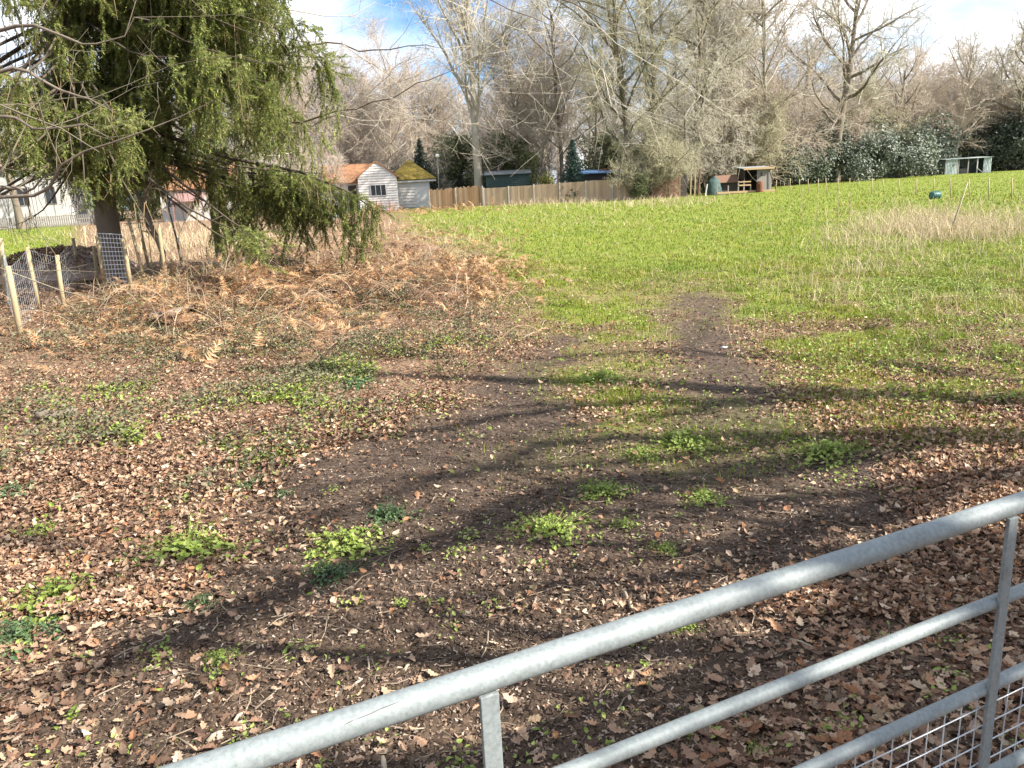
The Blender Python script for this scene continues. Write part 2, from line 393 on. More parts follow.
def galv():
    mt, n, l, b = base_mat('galvanised_steel')
    x = noise_node(n, l, 90, 7, rough=.75); r = ramp_node(n, [(.125, .142, .142), (.175, .196, .192), (.22, .238, .232)], [.3, .52, .75])
    l.new(x.outputs[0], r.inputs[0])
    v = n.new('ShaderNodeTexVoronoi'); v.inputs['Scale'].default_value = 70; t = n.new('ShaderNodeTexCoord'); l.new(t.outputs['Object'], v.inputs['Vector'])
    mxx = n.new('ShaderNodeMix'); mxx.data_type = 'RGBA'; mxx.blend_type = 'OVERLAY'; mxx.inputs[0].default_value = .12; l.new(r.outputs[0], mxx.inputs[6]); l.new(v.outputs['Distance'], mxx.inputs[7])
    x3 = noise_node(n, l, 7, 8, rough=.75); r3 = ramp_node(n, [(.50, .46, .40), (.95, .95, .95), (1.08, 1.08, 1.08)], [.30, .44, .7]); l.new(x3.outputs[0], r3.inputs[0])
    m3 = n.new('ShaderNodeMix'); m3.data_type = 'RGBA'; m3.blend_type = 'MULTIPLY'; m3.inputs[0].default_value = .6; l.new(mxx.outputs[2], m3.inputs[6]); l.new(r3.outputs[0], m3.inputs[7])
    l.new(m3.outputs[2], b.inputs['Base Color']); b.inputs['Metallic'].default_value = .12
    rr = ramp_node(n, [(.52,) * 3, (.72,) * 3]); l.new(x.outputs[0], rr.inputs[0]); l.new(rr.outputs[0], b.inputs['Roughness'])
    bp = n.new('ShaderNodeBump'); bp.inputs['Strength'].default_value = .5; bp.inputs['Distance'].default_value = .0012; l.new(x.outputs[0], bp.inputs['Height']); l.new(bp.outputs[0], b.inputs['Normal'])
    return mt
M['galv'] = galv()
def flat(name, c, rough=.7, metal=0, var=.25, scale=8):
    return noisy_mat(name, [tuple(a * (1 - var) for a in c), tuple(min(1, a * (1 + var)) for a in c)], scale, rough, metal=metal)
M['wire'] = flat('fence_wire', (.42, .44, .45), .5, .4)
M['guard_wire'] = flat('guard_wire', (.62, .66, .70), .5, .1)
M['weatherboard'] = noisy_mat('weatherboard', [(.42, .39, .36), (.60, .57, .53), (.26, .21, .18)], 5, .85, .004, pos=[.35, .55, .75], stretch=(.5, 1, 4))
M['tile_orange'] = noisy_mat('tile_orange', [(.17, .07, .035), (.30, .14, .07), (.21, .12, .065), (.26, .16, .10)], 5, .9, .05, detail=8)
M['tile_moss'] = noisy_mat('tile_moss', [(.16, .12, .025), (.27, .20, .025), (.15, .11, .04), (.22, .13, .06)], 5, .95, .06, detail=9, pos=[.3, .45, .56, .7])
M['tile_brown'] = noisy_mat('tile_brown', [(.16, .09, .08), (.28, .17, .15)], 7, .85, .03)
M['render_white'] = flat('white_render', (.42, .40, .37), .85, 0, .1, 3)
M['paint_white'] = flat('white_paint', (.46, .45, .43), .5, 0, .08)
M['glass'] = flat('window_glass', (.03, .035, .04), .12)
M['dark_wood'] = flat('dark_wood', (.05, .04, .035), .8)
M['grey_wood'] = noisy_mat('grey_wood', [(.16, .14, .12), (.30, .27, .24)], 5, .85, .008, stretch=(3, 3, .4))
M['fence_panel'] = island_mat('fence_panel', [(.25, .17, .11), (.40, .28, .19), (.32, .22, .15), (.46, .33, .23)], .85, 0, .2)
M['fence_orange'] = island_mat('fence_orange', [(.24, .125, .06), (.42, .26, .15), (.31, .18, .10), (.46, .33, .22)], .85, 0, .2)
M['concrete'] = flat('concrete', (.40, .37, .33), .9, 0, .2)
M['felt_green'] = flat('green_cladding', (.045, .07, .06), .8)
M['felt_grey'] = flat('grey_roof', (.20, .21, .215), .8)
M['blue_tarp'] = flat('blue_sheet', (.16, .28, .46), .5)
M['blue_pale'] = noisy_mat('pale_blue_sheet', [(.08, .13, .145), (.16, .23, .25)], 2.5, .6, .08)
M['teal'] = noisy_mat('teal_plastic', [(.015, .04, .035), (.045, .08, .07), (.035, .04, .03)], 3, .7, .1)
M['rust'] = noisy_mat('rust', [(.11, .04, .025), (.20, .085, .045)], 8, .85)
M['ply'] = noisy_mat('ply', [(.30, .20, .10), (.42, .30, .17)], 4, .8)
M['tin'] = noisy_mat('corrugated_tin', [(.30, .34, .32), (.42, .46, .44)], 3, .6, metal=.2)
M['tin_dark'] = flat('dark_tin', (.13, .15, .16), .7)
M['bale'] = noisy_mat('bale_wrap', [(.02, .075, .065), (.05, .14, .12)], 4, .4, .02)
M['brown_board'] = noisy_mat('brown_board', [(.07, .04, .028), (.16, .09, .06), (.10, .06, .04)], 7, .85, .01)
M['lamp_glass'] = flat('lamp_globe', (.8, .8, .76), .4, 0, .03)
M['leafpile'] = noisy_mat('leaf_pile', [(.14, .10, .08), (.40, .29, .23), (.24, .175, .14)], 9, .95, .06)

# ------------------------------------------------------------------ ground
xs = grid_lines(-500, 500, -8, 9, .10, 1.045); ys = grid_lines(-120, 700, 1.0, 12, .085, 1.022)
XX, YY = np.meshgrid(xs, ys)
ZZ = height(XX, YY)
g_, s_, u_, v_ = zones(XX.ravel(), YY.ravel())
far = ss(66, 75, YY.ravel())
nx, ny = len(xs), len(ys)
idx = np.arange(nx * ny).reshape(ny, nx)
Q = np.stack([idx[:-1, :-1], idx[:-1, 1:], idx[1:, 1:], idx[1:, :-1]], -1).reshape(-1, 4)
me = make_mesh('ground', np.stack([XX, YY, ZZ], -1).reshape(-1, 3), [Q], True)
ca = me.color_attributes.new('zone', 'FLOAT_COLOR', 'POINT')
ca.data.foreach_set('color', np.stack([g_, s_, g_ * 0, g_ * 0 + 1], -1).astype(np.float32).ravel())
tag(link('ground', me, M['ground']), 'uneven field ground of soil, leaf litter and grass', kind='structure')

# ------------------------------------------------------------------ scatter on the ground
def pix_points(n, u0, u1, v0, v1):
    u = rng.uniform(u0, u1, n); v = rng.uniform(v0, v1, n)
    P = ground_hit(u, v)
    uu, vv = project(P)
    ok = (P[:, 1] > 0.4) & (P[:, 1] < 140) & (np.abs(uu - u) < 25) & (np.abs(vv - v) < 12)
    return P[ok]
def world_points(n, x0, x1, y0, y1):
    x = rng.uniform(x0, x1, n); y = rng.uniform(y0, y1, n)
    return np.stack([x, y, height(x, y)], -1)

def oak_leaf(curl, fold):
    half = [(0, 0), (.03, .06), (.13, .16), (.09, .25), (.22, .36), (.14, .46), (.27, .60), (.17, .69), (.22, .82), (.10, .90), (0, 1)]
    L = [(-x, y) for x, y in half[1:-1]]
    V = []
    for x, y in half + L[::-1]: V.append((x, y))
    V = np.array(V); n = len(half)
    mid = np.array([(0, y) for x, y in half[1:-1]])
    P = np.concatenate([V, mid]); 
    z = fold * np.abs(P[:, 0]) + curl * (P[:, 1] - .5) ** 2 + rng.normal(0, .02, len(P)) + .3 * np.abs(curl) * np.abs(P[:, 0])
    T = []; m0 = len(V); nm = n - 2
    Lidx = [len(V) - 1 - i for i in range(nm)]
    for i in range(nm - 1):
        T += [[1 + i, 2 + i, m0 + i + 1], [1 + i, m0 + i + 1, m0 + i], [m0 + i, m0 + i + 1, Lidx[i + 1]], [m0 + i, Lidx[i + 1], Lidx[i]]]
    T += [[0, 1, m0], [0, m0, Lidx[0]], [nm, n - 1, m0 + nm - 1], [m0 + nm - 1, n - 1, Lidx[nm - 1]]]
    return np.stack([P[:, 0], P[:, 1] - .5, z], -1), [np.array(T)]
OAK = [oak_leaf(c, f) for c, f in ((.5, .3), (-.5, .4), (.9, -.3), (.2, .7), (1.2, .2), (-.3, -.4))]
def simple_leaf(curl):
    P = np.array([[0, -.5, 0], [.26, -.15, 0], [.22, .2, 0], [0, .5, 0], [-.22, .2, 0], [-.26, -.15, 0], [0, 0, 0]], float)
    P[:, 2] = curl * (P[:, 1] ** 2) * 2 + abs(curl) * .8 * np.abs(P[:, 0]) + rng.normal(0, .05, 7)
    return P, [np.array([[6, i, (i + 1) % 6] for i in range(6)])]
SIMPLE = [simple_leaf(c) for c in (.5, -.5, .9, -.2)]
def chip(): 
    P = np.array([[-.5, -.18, 0], [.5, -.12, 0], [.42, .2, .08], [-.4, .22, .1]]) + rng.normal(0, .08, (4, 3))
    return P, [np.array([[0, 1, 2, 3]])]
CHIP = [chip() for _ in range(8)]

def litter_density(P):
    g, so, u, v = zones(P[:, 0], P[:, 1])
    n = fbm(P[:, 0], P[:, 1], .9, 21)
    d = np.clip((1 - g) * (1 - .985 * so), 0, 1) * (.35 + 1.1 * ss(.35, .65, n))
    d = d + .75 * ell(u, v, 930, 670, 200, 85) + .2 * ell(u, v, 40, 700, 190, 70) + .05 * ss(520, 700, v) + .05 * ell(u, v, 120, 740, 200, 60) + .20 * g * ss(255, 330, v)
    return np.clip(d, 0.012, 1), g, so, u, v
# oak leaves you can tell apart near the gate, smaller leaves further off
P = pix_points(34000, -160, 1180, 400, 900); d, g, so, u, v = litter_density(P); P = P[rng.random(len(P)) < d * .8]
P2 = world_points(500, -6, 8, 0.3, 4); P = np.concatenate([P, P2])
n = len(P); sc = .028 + .065 * rng.random(n) ** 1.6; P[:, 2] += rng.uniform(.004, .03, n)
V, F_ = instance(OAK, P, sc, rotmats(rng.uniform(0, 6.28, n), np.abs(rng.normal(.25, .3, n)), rng.uniform(0, 6.28, n)), rng.integers(0, len(OAK), n))
tag(link('fallen_leaves', make_mesh('fallen_leaves', V, F_), M['leaf']), 'fallen brown oak leaves lying over the ground', 'leaf litter', kind='stuff')
P = pix_points(260000, -120, 1150, 225, 620); d, g, so, u, v = litter_density(P); P = P[rng.random(len(P)) < d]
n = len(P); dist = np.hypot(P[:, 0], P[:, 1]); sc = (.018 + .06 * rng.random(n) ** 1.6) * np.clip(dist / 16, .9, 1.7); P[:, 2] += rng.uniform(.005, .05, n)
V, F_ = instance(SIMPLE, P, sc, rotmats(rng.uniform(0, 6.28, n), np.abs(rng.normal(.3, .4, n)), rng.uniform(0, 6.28, n)), rng.integers(0, 4, n))
tag(link('leaf_litter', make_mesh('leaf_litter', V, F_), M['leaf']), 'dry leaf litter spread over the left bank and track edges', 'leaf litter', kind='stuff')
# crumbs, chips and broken twigs trodden into the soil
P = pix_points(250000, -100, 1130, 265, 860); g, so, u, v = zones(P[:, 0], P[:, 1]); P = P[rng.random(len(P)) < (.95 - .85 * g) * (.4 + .6 * fbm(P[:, 0], P[:, 1], 1.3, 31))]
n = len(P); dist = np.hypot(P[:, 0], P[:, 1]); sc = .005 + .024 * rng.random(n) ** 1.6 * np.clip(dist / 7, 1, 3); P[:, 2] += rng.uniform(.0, .012, n)
V, F_ = instance(CHIP, P, sc, rotmats(rng.uniform(0, 6.28, n), np.abs(rng.normal(.2, .5, n)), rng.uniform(0, 6.28, n)), rng.integers(0, 8, n))
tag(link('leaf_fragments', make_mesh('leaf_fragments', V, F_), M['chip']), 'crumbled leaf and wood fragments trodden into the dark soil', 'leaf litter', kind='stuff')
P = pix_points(1500, -100, 1130, 260, 860); g, so, u, v = zones(P[:, 0], P[:, 1]); P = P[rng.random(len(P)) < 1 - .8 * g]
n = len(P); L = rng.uniform(.05, .30, n) ** 1.2; a = rng.uniform(0, 6.28, n)
D = np.stack([np.cos(a), np.sin(a), rng.normal(0, .08, n)], -1); sd = np.stack([-np.sin(a), np.cos(a), np.zeros(n)], -1)
tt = np.array([-.5, -.1, .25, .5]); kn = rng.normal(0, .06, (n, 4))
PT = P[:, None, :] + D[:, None, :] * (tt[None, :, None] * L[:, None, None]) + sd[:, None, :] * (kn * L[:, None])[:, :, None]
PT[:, :, 2] = np.maximum(PT[:, :, 2], height(PT[:, :, 0], PT[:, :, 1])) + .008
V, Q = tubes(PT, rng.uniform(.0014, .0042, n)[:, None] * np.array([1, .95, .8, .5]), 4)
tag(link('broken_twigs', make_mesh('broken_twigs', V, [Q]), M['twig_ground']), 'small broken twigs scattered over the bare soil', 'twigs', kind='stuff')

# soil clods
def clod():
    V = rng.normal(size=(12, 3)); V /= np.linalg.norm(V, axis=1, keepdims=True)
    import bmesh
    bm = bmesh.new(); bmesh.ops.create_icosphere(bm, subdivisions=1, radius=.5)
    V = np.array([v.co[:] for v in bm.verts]) * rng.uniform(.6, 1.15, (len(bm.verts), 1)) * np.array([1, 1, .6]); T = np.array([[v.index for v in f.verts] for f in bm.faces]); bm.free()
    return V, [T]
CL = [clod() for _ in range(5)]
P = pix_points(45000, -100, 1130, 290, 860); g, so, u, v = zones(P[:, 0], P[:, 1]); P = P[rng.random(len(P)) < so * (1 - g)]
n = len(P)
V, F_ = instance(CL, P, rng.uniform(.012, .055, n), rotmats(rng.uniform(0, 6.28, n)), rng.integers(0, 5, n))
M['clod'] = island_mat('soil_clod', [(.028, .018, .012), (.08, .055, .037), (.05, .034, .023)], .95, 0, .15)
tag(link('soil_clods', make_mesh('soil_clods', V, F_), M['clod']), 'small dark clods of trodden soil', 'soil', kind='stuff')

# grass
def blades(P, hgt, wid, lean=.5, dirs=None):
    n = len(P); a = rng.uniform(0, 6.28, n); s = np.stack([np.cos(a), np.sin(a), np.zeros(n)], -1)
    b = rng.uniform(0, 6.28, n); ln = np.abs(rng.normal(0, lean, n)); tip = np.stack([np.cos(b) * ln, np.sin(b) * ln, np.ones(n)], -1)
    midp = tip * np.array([.32, .32, .6])
    V = np.stack([P - s * wid[:, None] / 2, P + s * wid[:, None] / 2, P + midp * hgt[:, None] + s * wid[:, None] * .35, P + midp * hgt[:, None] - s * wid[:, None] * .35, P + tip * hgt[:, None]], 1)
    i0 = np.arange(n) * 5
    return V.reshape(-1, 3), [np.stack([i0, i0 + 1, i0 + 2, i0 + 3], -1), np.stack([i0 + 3, i0 + 2, i0 + 4], -1)]
P = np.concatenate([pix_points(230000, -60, 1100, 165, 330), pix_points(150000, 380, 1120, 260, 520)])
g, so, u, v = zones(P[:, 0], P[:, 1]); tuft = fbm(P[:, 0], P[:, 1], 2.2, 17)
P = P[rng.random(len(P)) < g ** 1.3 * (.25 + 1.0 * ss(.42, .62, tuft) + .6 * ss(300, 230, v))]
dist = np.hypot(P[:, 0], P[:, 1]); n = len(P)
hh = rng.uniform(.03, .09, n) * (1 + .5 * ss(20, 50, dist)); ww = np.clip(.0011 * dist, .007, .06) * rng.uniform(.6, 1.2, n)
V, F_ = blades(P, hh, ww, .7)
tag(link('grass', make_mesh('grass', V, F_), M['grass']), 'short bright green grass across the field', 'grass', kind='stuff')
# bleached long grass: right-hand patch, left under the trees, along the far fence
def straw_patch(n, cx, cy, rx, ry, h0, h1):
    u = rng.normal(cx, rx, n); v = rng.normal(cy, ry, n); P = ground_hit(u, v)
    k = fbm(P[:, 0], P[:, 1], .7, 66); P = P[rng.random(len(P)) < ss(.34, .56, k)]
    return P[(P[:, 1] > 5) & (P[:, 1] < 80)], h0, h1
VV = []; FF4 = []; FF3 = []; off = 0
for n_, cx, cy, rx, ry, h0, h1 in ((3600, 970, 228, 60, 9, .25, .65), (2200, 905, 228, 34, 10, .2, .55), (2600, 205, 268, 60, 16, .2, .5), (4200, 205, 240, 70, 9, .25, .6), (900, 665, 200, 45, 4, .2, .5), (2200, 555, 203, 55, 2.5, .3, .7), (1200, 560, 217, 70, 8, .1, .3),
                                   (1500, 450, 255, 40, 20, .15, .4), (4500, 900, 275, 110, 35, .08, .32), (500, 850, 260, 30, 20, .2, .6), (1500, 350, 250, 70, 12, .15, .4)):
    P, h0, h1 = straw_patch(n_, cx, cy, rx, ry, h0, h1); dist = np.hypot(P[:, 0], P[:, 1]); n = len(P)
    V, (q, t) = blades(P, rng.uniform(h0, h1, n), np.clip(.0005 * dist, .006, .03), 1.0)
    VV.append(V); FF4.append(q + off); FF3.append(t + off); off += len(V)
tag(link('dry_grass', make_mesh('dry_grass', np.concatenate(VV), [np.concatenate(FF4), np.concatenate(FF3)]), M['straw']), 'bleached dry long grass in rough patches', 'grass', kind='stuff')

# reddish dead stems standing below the sheds
P = ground_hit(rng.uniform(366, 486, 5200), rng.uniform(196, 213, 5200)); uu_, vv_ = project(P)
P = P[(np.abs(vv_ - np.interp(uu_, [366, 430, 486], [209, 204, 199.5])) < np.interp(uu_, [366, 486], [5, 2.2])) & (P[:, 1] > 30) & (P[:, 1] < 76)]; n = len(P)
V, F_ = blades(P, rng.uniform(.6, 1.3, n), rng.uniform(.05, .09, n), .25)
M['dead_stem'] = island_mat('dead_stem', [(.20, .09, .05), (.36, .18, .10), (.27, .13, .075), (.44, .28, .18)], .85, .15, .1)
tag(link('dead_stems', make_mesh('dead_stems', V, F_), M['dead_stem']), 'band of upright reddish dead stems in front of the cottage and fence', 'dead plants', kind='stuff')

# bracken fronds
def frond():
    V = []; T = []
    L = 14; bend = rng.uniform(.3, .9)
    for i in range(L):
        t = i / (L - 1); c = np.array([0, t * (1 - .2 * bend * t), bend * .55 * t * (1.15 - t)]); w = .30 * (1 - t) ** .7 * (t > .12)
        for sgn in (-1, 1):
            if w <= 0: continue
            dz = rng.uniform(-.22, .1); k = len(V)
            V += [c + [0, -.028, 0], c + [0, .028, 0], c + [sgn * w * rng.uniform(.6, 1), .08 + rng.normal(0, .04), dz * w * 2]]; T.append([k, k + 1, k + 2])
    k = len(V); V += [np.array([-.006, 0, 0]), np.array([.006, 0, 0]), np.array([0, 1 - .2 * bend, bend * .08])]; T.append([k, k + 1, k + 2])
    return np.array(V), [np.array(T)]
FR = [frond() for _ in range(8)]
us = []; vs = []
for n_, cx, cy, rx, ry in ((800, 420, 262, 60, 15), (600, 330, 280, 55, 14), (500, 480, 278, 28, 16), (500, 260, 295, 60, 12), (250, 120, 330, 80, 20), (280, 300, 330, 100, 16), (300, 400, 235, 40, 10), (120, 170, 300, 40, 10)):
    us.append(rng.normal(cx, rx, n_)); vs.append(rng.normal(cy, ry, n_))
P = ground_hit(np.concatenate(us), np.concatenate(vs)); P = P[(P[:, 1] > 8) & (P[:, 1] < 75)]; n = len(P)
P[:, 2] += rng.uniform(0, .3, n) * np.clip(fbm(P[:, 0], P[:, 1], .8, 44) * 2.2 - .5, .05, 1.3)
Pb = ground_hit(rng.normal(420, 36, 1400), rng.normal(205, 4, 1400)); Pb = Pb[(Pb[:, 1] > 30) & (Pb[:, 1] < 76)]
P = np.concatenate([P, Pb]); nb_ = n; n = len(P); fs_ = rng.uniform(.22, .58, n); fs_[nb_:] = rng.uniform(.7, 1.3, n - nb_)
V, F_ = instance(FR, P, fs_, rotmats(rng.uniform(0, 6.28, n), rng.normal(.1, .6, n), rng.uniform(0, 6.28, n)), rng.integers(0, 8, n))
tag(link('dead_bracken', make_mesh('dead_bracken', V, F_), M['bracken']), 'collapsed rust brown bracken on the bank and below the sheds', 'bracken', kind='stuff')

# arching bramble stems
n = 420; P = ground_hit(np.concatenate([rng.normal(400, 75, 280), rng.normal(200, 80, 140)]), np.concatenate([rng.normal(275, 22, 280), rng.normal(310, 18, 140)]))
P = P[(P[:, 1] > 8) & (P[:, 1] < 45)]; n = len(P); a = rng.uniform(0, 6.28, n); L = rng.uniform(.5, 1.6, n); hh = rng.uniform(.12, .5, n); tt = np.linspace(0, 1, 6)
PT = P[:, None, :] + np.stack([np.cos(a)[:, None] * tt * L[:, None], np.sin(a)[:, None] * tt * L[:, None], 4 * tt * (1 - .9 * tt) * hh[:, None]], -1)
V, Q = tubes(PT, rng.uniform(.004, .008, n)[:, None] * np.linspace(1, .5, 6), 3)
M['bramble_stem'] = island_mat('bramble_stem', [(.10, .05, .04), (.22, .13, .09), (.34, .27, .18), (.14, .08, .06)], .7, 0, .2)
tag(link('bramble_stems', make_mesh('bramble_stems', V, [Q]), M['bramble_stem']), 'arching brown bramble stems over the bracken bank', 'bramble', kind='stuff')

# low leafy ground cover (bramble, weeds) that cannot be counted
def patch_leaves(specs, size, matname, name, label, lift=.15, tmpl=SIMPLE):
    us = []; vs = []; 
    for n_, cx, cy, rx, ry in specs:
        us.append(rng.normal(cx, rx, n_)); vs.append(rng.normal(cy, ry, n_))
    P = ground_hit(np.concatenate(us), np.concatenate(vs)); P = P[(P[:, 1] > 2) & (P[:, 1] < 80)]
    k = fbm(P[:, 0], P[:, 1], 1.6, 52); so_ = zones(P[:, 0], P[:, 1])[1]; P = P[rng.random(len(P)) < ss(.38, .6, k) * (1 - (.5 if name == 'sparse_weeds' else .93) * so_)]; n = len(P)
    P[:, 2] += rng.uniform(.01, 1, n) * lift * np.clip(fbm(P[:, 0], P[:, 1], 1.2, 57) * 1.6 - .3, .1, 1)
    V, F_ = instance(tmpl, P, rng.uniform(size * .6, size * 1.3, n), rotmats(rng.uniform(0, 6.28, n), rng.normal(.2, .5, n), rng.uniform(0, 6.28, n)), rng.integers(0, len(tmpl), n))
    tag(link(name, make_mesh(name, V, F_), M[matname]), label, 'ground cover', kind='stuff')
patch_leaves([(2600, 300, 283, 18, 5), (2600, 345, 298, 24, 5), (2200, 410, 290, 20, 5), (2600, 230, 300, 26, 5), (2000, 465, 262, 16, 5), (2400, 130, 318, 30, 7), (6500, 330, 345, 70, 22), (5000, 190, 335, 70, 18), (3500, 90, 350, 70, 25), (3500, 440, 330, 50, 25), (2500, 300, 385, 90, 20), (2500, 100, 440, 100, 30), (2200, 420, 300, 60, 22), (1500, 330, 300, 60, 15), (1200, 480, 250, 30, 15), (1500, 130, 380, 110, 40), (1500, 260, 420, 150, 40), (900, 230, 470, 160, 30)], .055, 'bramble', 'bramble_cover', 'dull low bramble leaves over the left bank', .42)
patch_leaves([(1400, 352, 372, 22, 7), (1000, 290, 402, 26, 6), (900, 425, 345, 24, 7), (800, 160, 440, 28, 7), (800, 250, 455, 24, 6), (900, 105, 395, 30, 6), (1400, 200, 245, 60, 7), (2500, 330, 370, 120, 40), (1800, 150, 430, 120, 40), (2500, 250, 300, 120, 25), (5000, 960, 290, 70, 20), (3500, 860, 270, 60, 30), (3000, 900, 340, 110, 40), (2000, 790, 380, 120, 30), (2500, 950, 250, 60, 15), (1500, 610, 300, 90, 40), (1200, 200, 290, 70, 14), (900, 380, 400, 90, 35)], .05, 'weed', 'weed_cover', 'fresh green nettle and weed growth at the field edge', .16)
patch_leaves([(1500, 860, 445, 120, 25), (900, 640, 410, 90, 30), (900, 120, 500, 110, 50), (700, 320, 390, 100, 25), (500, 560, 520, 60, 20)], .032, 'weed', 'sparse_weeds', 'sparse small green seedlings on the bare track', .05)

# scattered seedlings on the bare ground
C_ = pix_points(95, -20, 1040, 370, 800); k = rng.integers(6, 26, len(C_)); P = np.repeat(C_, k, 0); r_ = np.repeat(rng.uniform(.02, .11, len(C_)), k); n = len(P)
P[:, 0] += rng.normal(0, 1, n) * r_; P[:, 1] += rng.normal(0, 1, n) * r_; P[:, 2] = height(P[:, 0], P[:, 1]) + rng.uniform(.008, .045, n)
V, F_ = instance(SIMPLE, P, rng.uniform(.012, .036, n), rotmats(rng.uniform(0, 6.28, n), rng.normal(.2, .5, n), rng.uniform(0, 6.28, n)), rng.integers(0, 4, n))
tag(link('seedlings', make_mesh('seedlings', V, F_), M['weed']), 'tiny green seedlings dotted over the trodden soil and leaves', 'seedlings', kind='stuff')

# ------------------------------------------------------------------ gate
u_w = camvec(np.array([1738, -284, 774.0])); u_w /= np.linalg.norm(u_w)
u_w = np.array([u_w[0], u_w[1], 0]); u_w /= np.linalg.norm(u_w)
v_w = np.array([0, 0, -1.0])
n_w = np.array([u_w[1], -u_w[0], 0])            # gate face towards the camera
P1 = EYE + camvec(np.array([.638, .501, 1.927]))
gate = thing('field_gate', 'galvanised tubular steel field gate with mesh lower half in the foreground', 'gate', (P1[0], P1[1], 0))
GO = np.array([P1[0], P1[1], 0.0])
def gp(s, dz, off=0): return P1 + u_w * s + v_w * dz + n_w * off - GO
S0, S1 = -1.75, 2.05
top = MB(); pts = [gp(s, 0.0015 * math.sin(s * 3)) for s in np.linspace(S0, S1, 24)]; top.tube(pts, .030, 28); top.build('top_rail', M['galv'], gate, True)
for dz in (.309, .612, .965):
    r_ = MB(); r_.tube([gp(s, dz + .001 * math.sin(s * 4 + dz * 9)) for s in np.linspace(S0, S1, 24)], .0205, 20); r_.build('rail', M['galv'], gate, True)
def s_on(px, py):
    d = ray(np.array([px]), np.array([py]))[0]; nn = np.array([-n_w[0], -n_w[1], 0]); t = (P1 - EYE).dot(nn) / d.dot(nn)
    return (EYE + d * t - P1).dot(u_w)
sA = s_on(486, 710); sB = s_on(1001, 552)
for s in (S0, sA, sB, S1):
    b_ = MB(); w = .021
    p = gp(s, .024, .022); q = gp(s, .98, .022)
    V = []
    for z in (p, q):
        for a, o_ in ((-w, .006), (w, .006), (w, -.006), (-w, -.006)): V.append(z + u_w * a + n_w * o_)
    bw = MB(); bw.add(V, [[0, 1, 5, 4], [1, 2, 6, 5], [2, 3, 7, 6], [3, 0, 4, 7], [4, 5, 6, 7], [3, 2, 1, 0]])
    # weld bead under the top rail
    bw.tube([gp(s - .022, .029, .020), gp(s, .027, .024), gp(s + .022, .029, .020)], .005, 6)
    o = bw.build('upright', M['galv'], gate); 
    bv = o.modifiers.new('edge', 'BEVEL'); bv.width = .002; bv.segments = 2; bv.limit_method = 'ANGLE'
mw = MB()
for s in np.arange(S0 + .05, S1, .076):
    mw.tube([gp(s, .612), gp(s, .965)], .0021, 6, False)
for dz in np.arange(.612 + .066, .96, .072):
    mw.tube([gp(s, dz, .004) for s in np.linspace(S0, S1, 3)], .0023, 6, False)
mw.build('wire_mesh', M['wire'], gate, True)

sc_ = s_on(352, 718); V = []; Q = []
for q_, (ds, dl, da) in enumerate(((0, .05, 0), (.035, .06, .12), (-.02, .02, -.08))):
    k0 = len(V)
    for j in range(7):
        t = j / 6; a_ = R(40) + da + .10 * t; w_ = .02 * math.sin(math.pi * t) + .004
        for sg in (-1, 1): V.append(gp(sc_ + ds + dl * t, 0) + (n_w * math.cos(a_ + sg * w_) + np.array([0, 0, 1.0]) * math.sin(a_ + sg * w_)) * .0304)
    Q += [[k0 + 2 * j, k0 + 2 * j + 1, k0 + 2 * j + 3, k0 + 2 * j + 2] for j in range(6)]
MB().add(V, Q).build('scratch_mark', M['dark_wood'], gate)

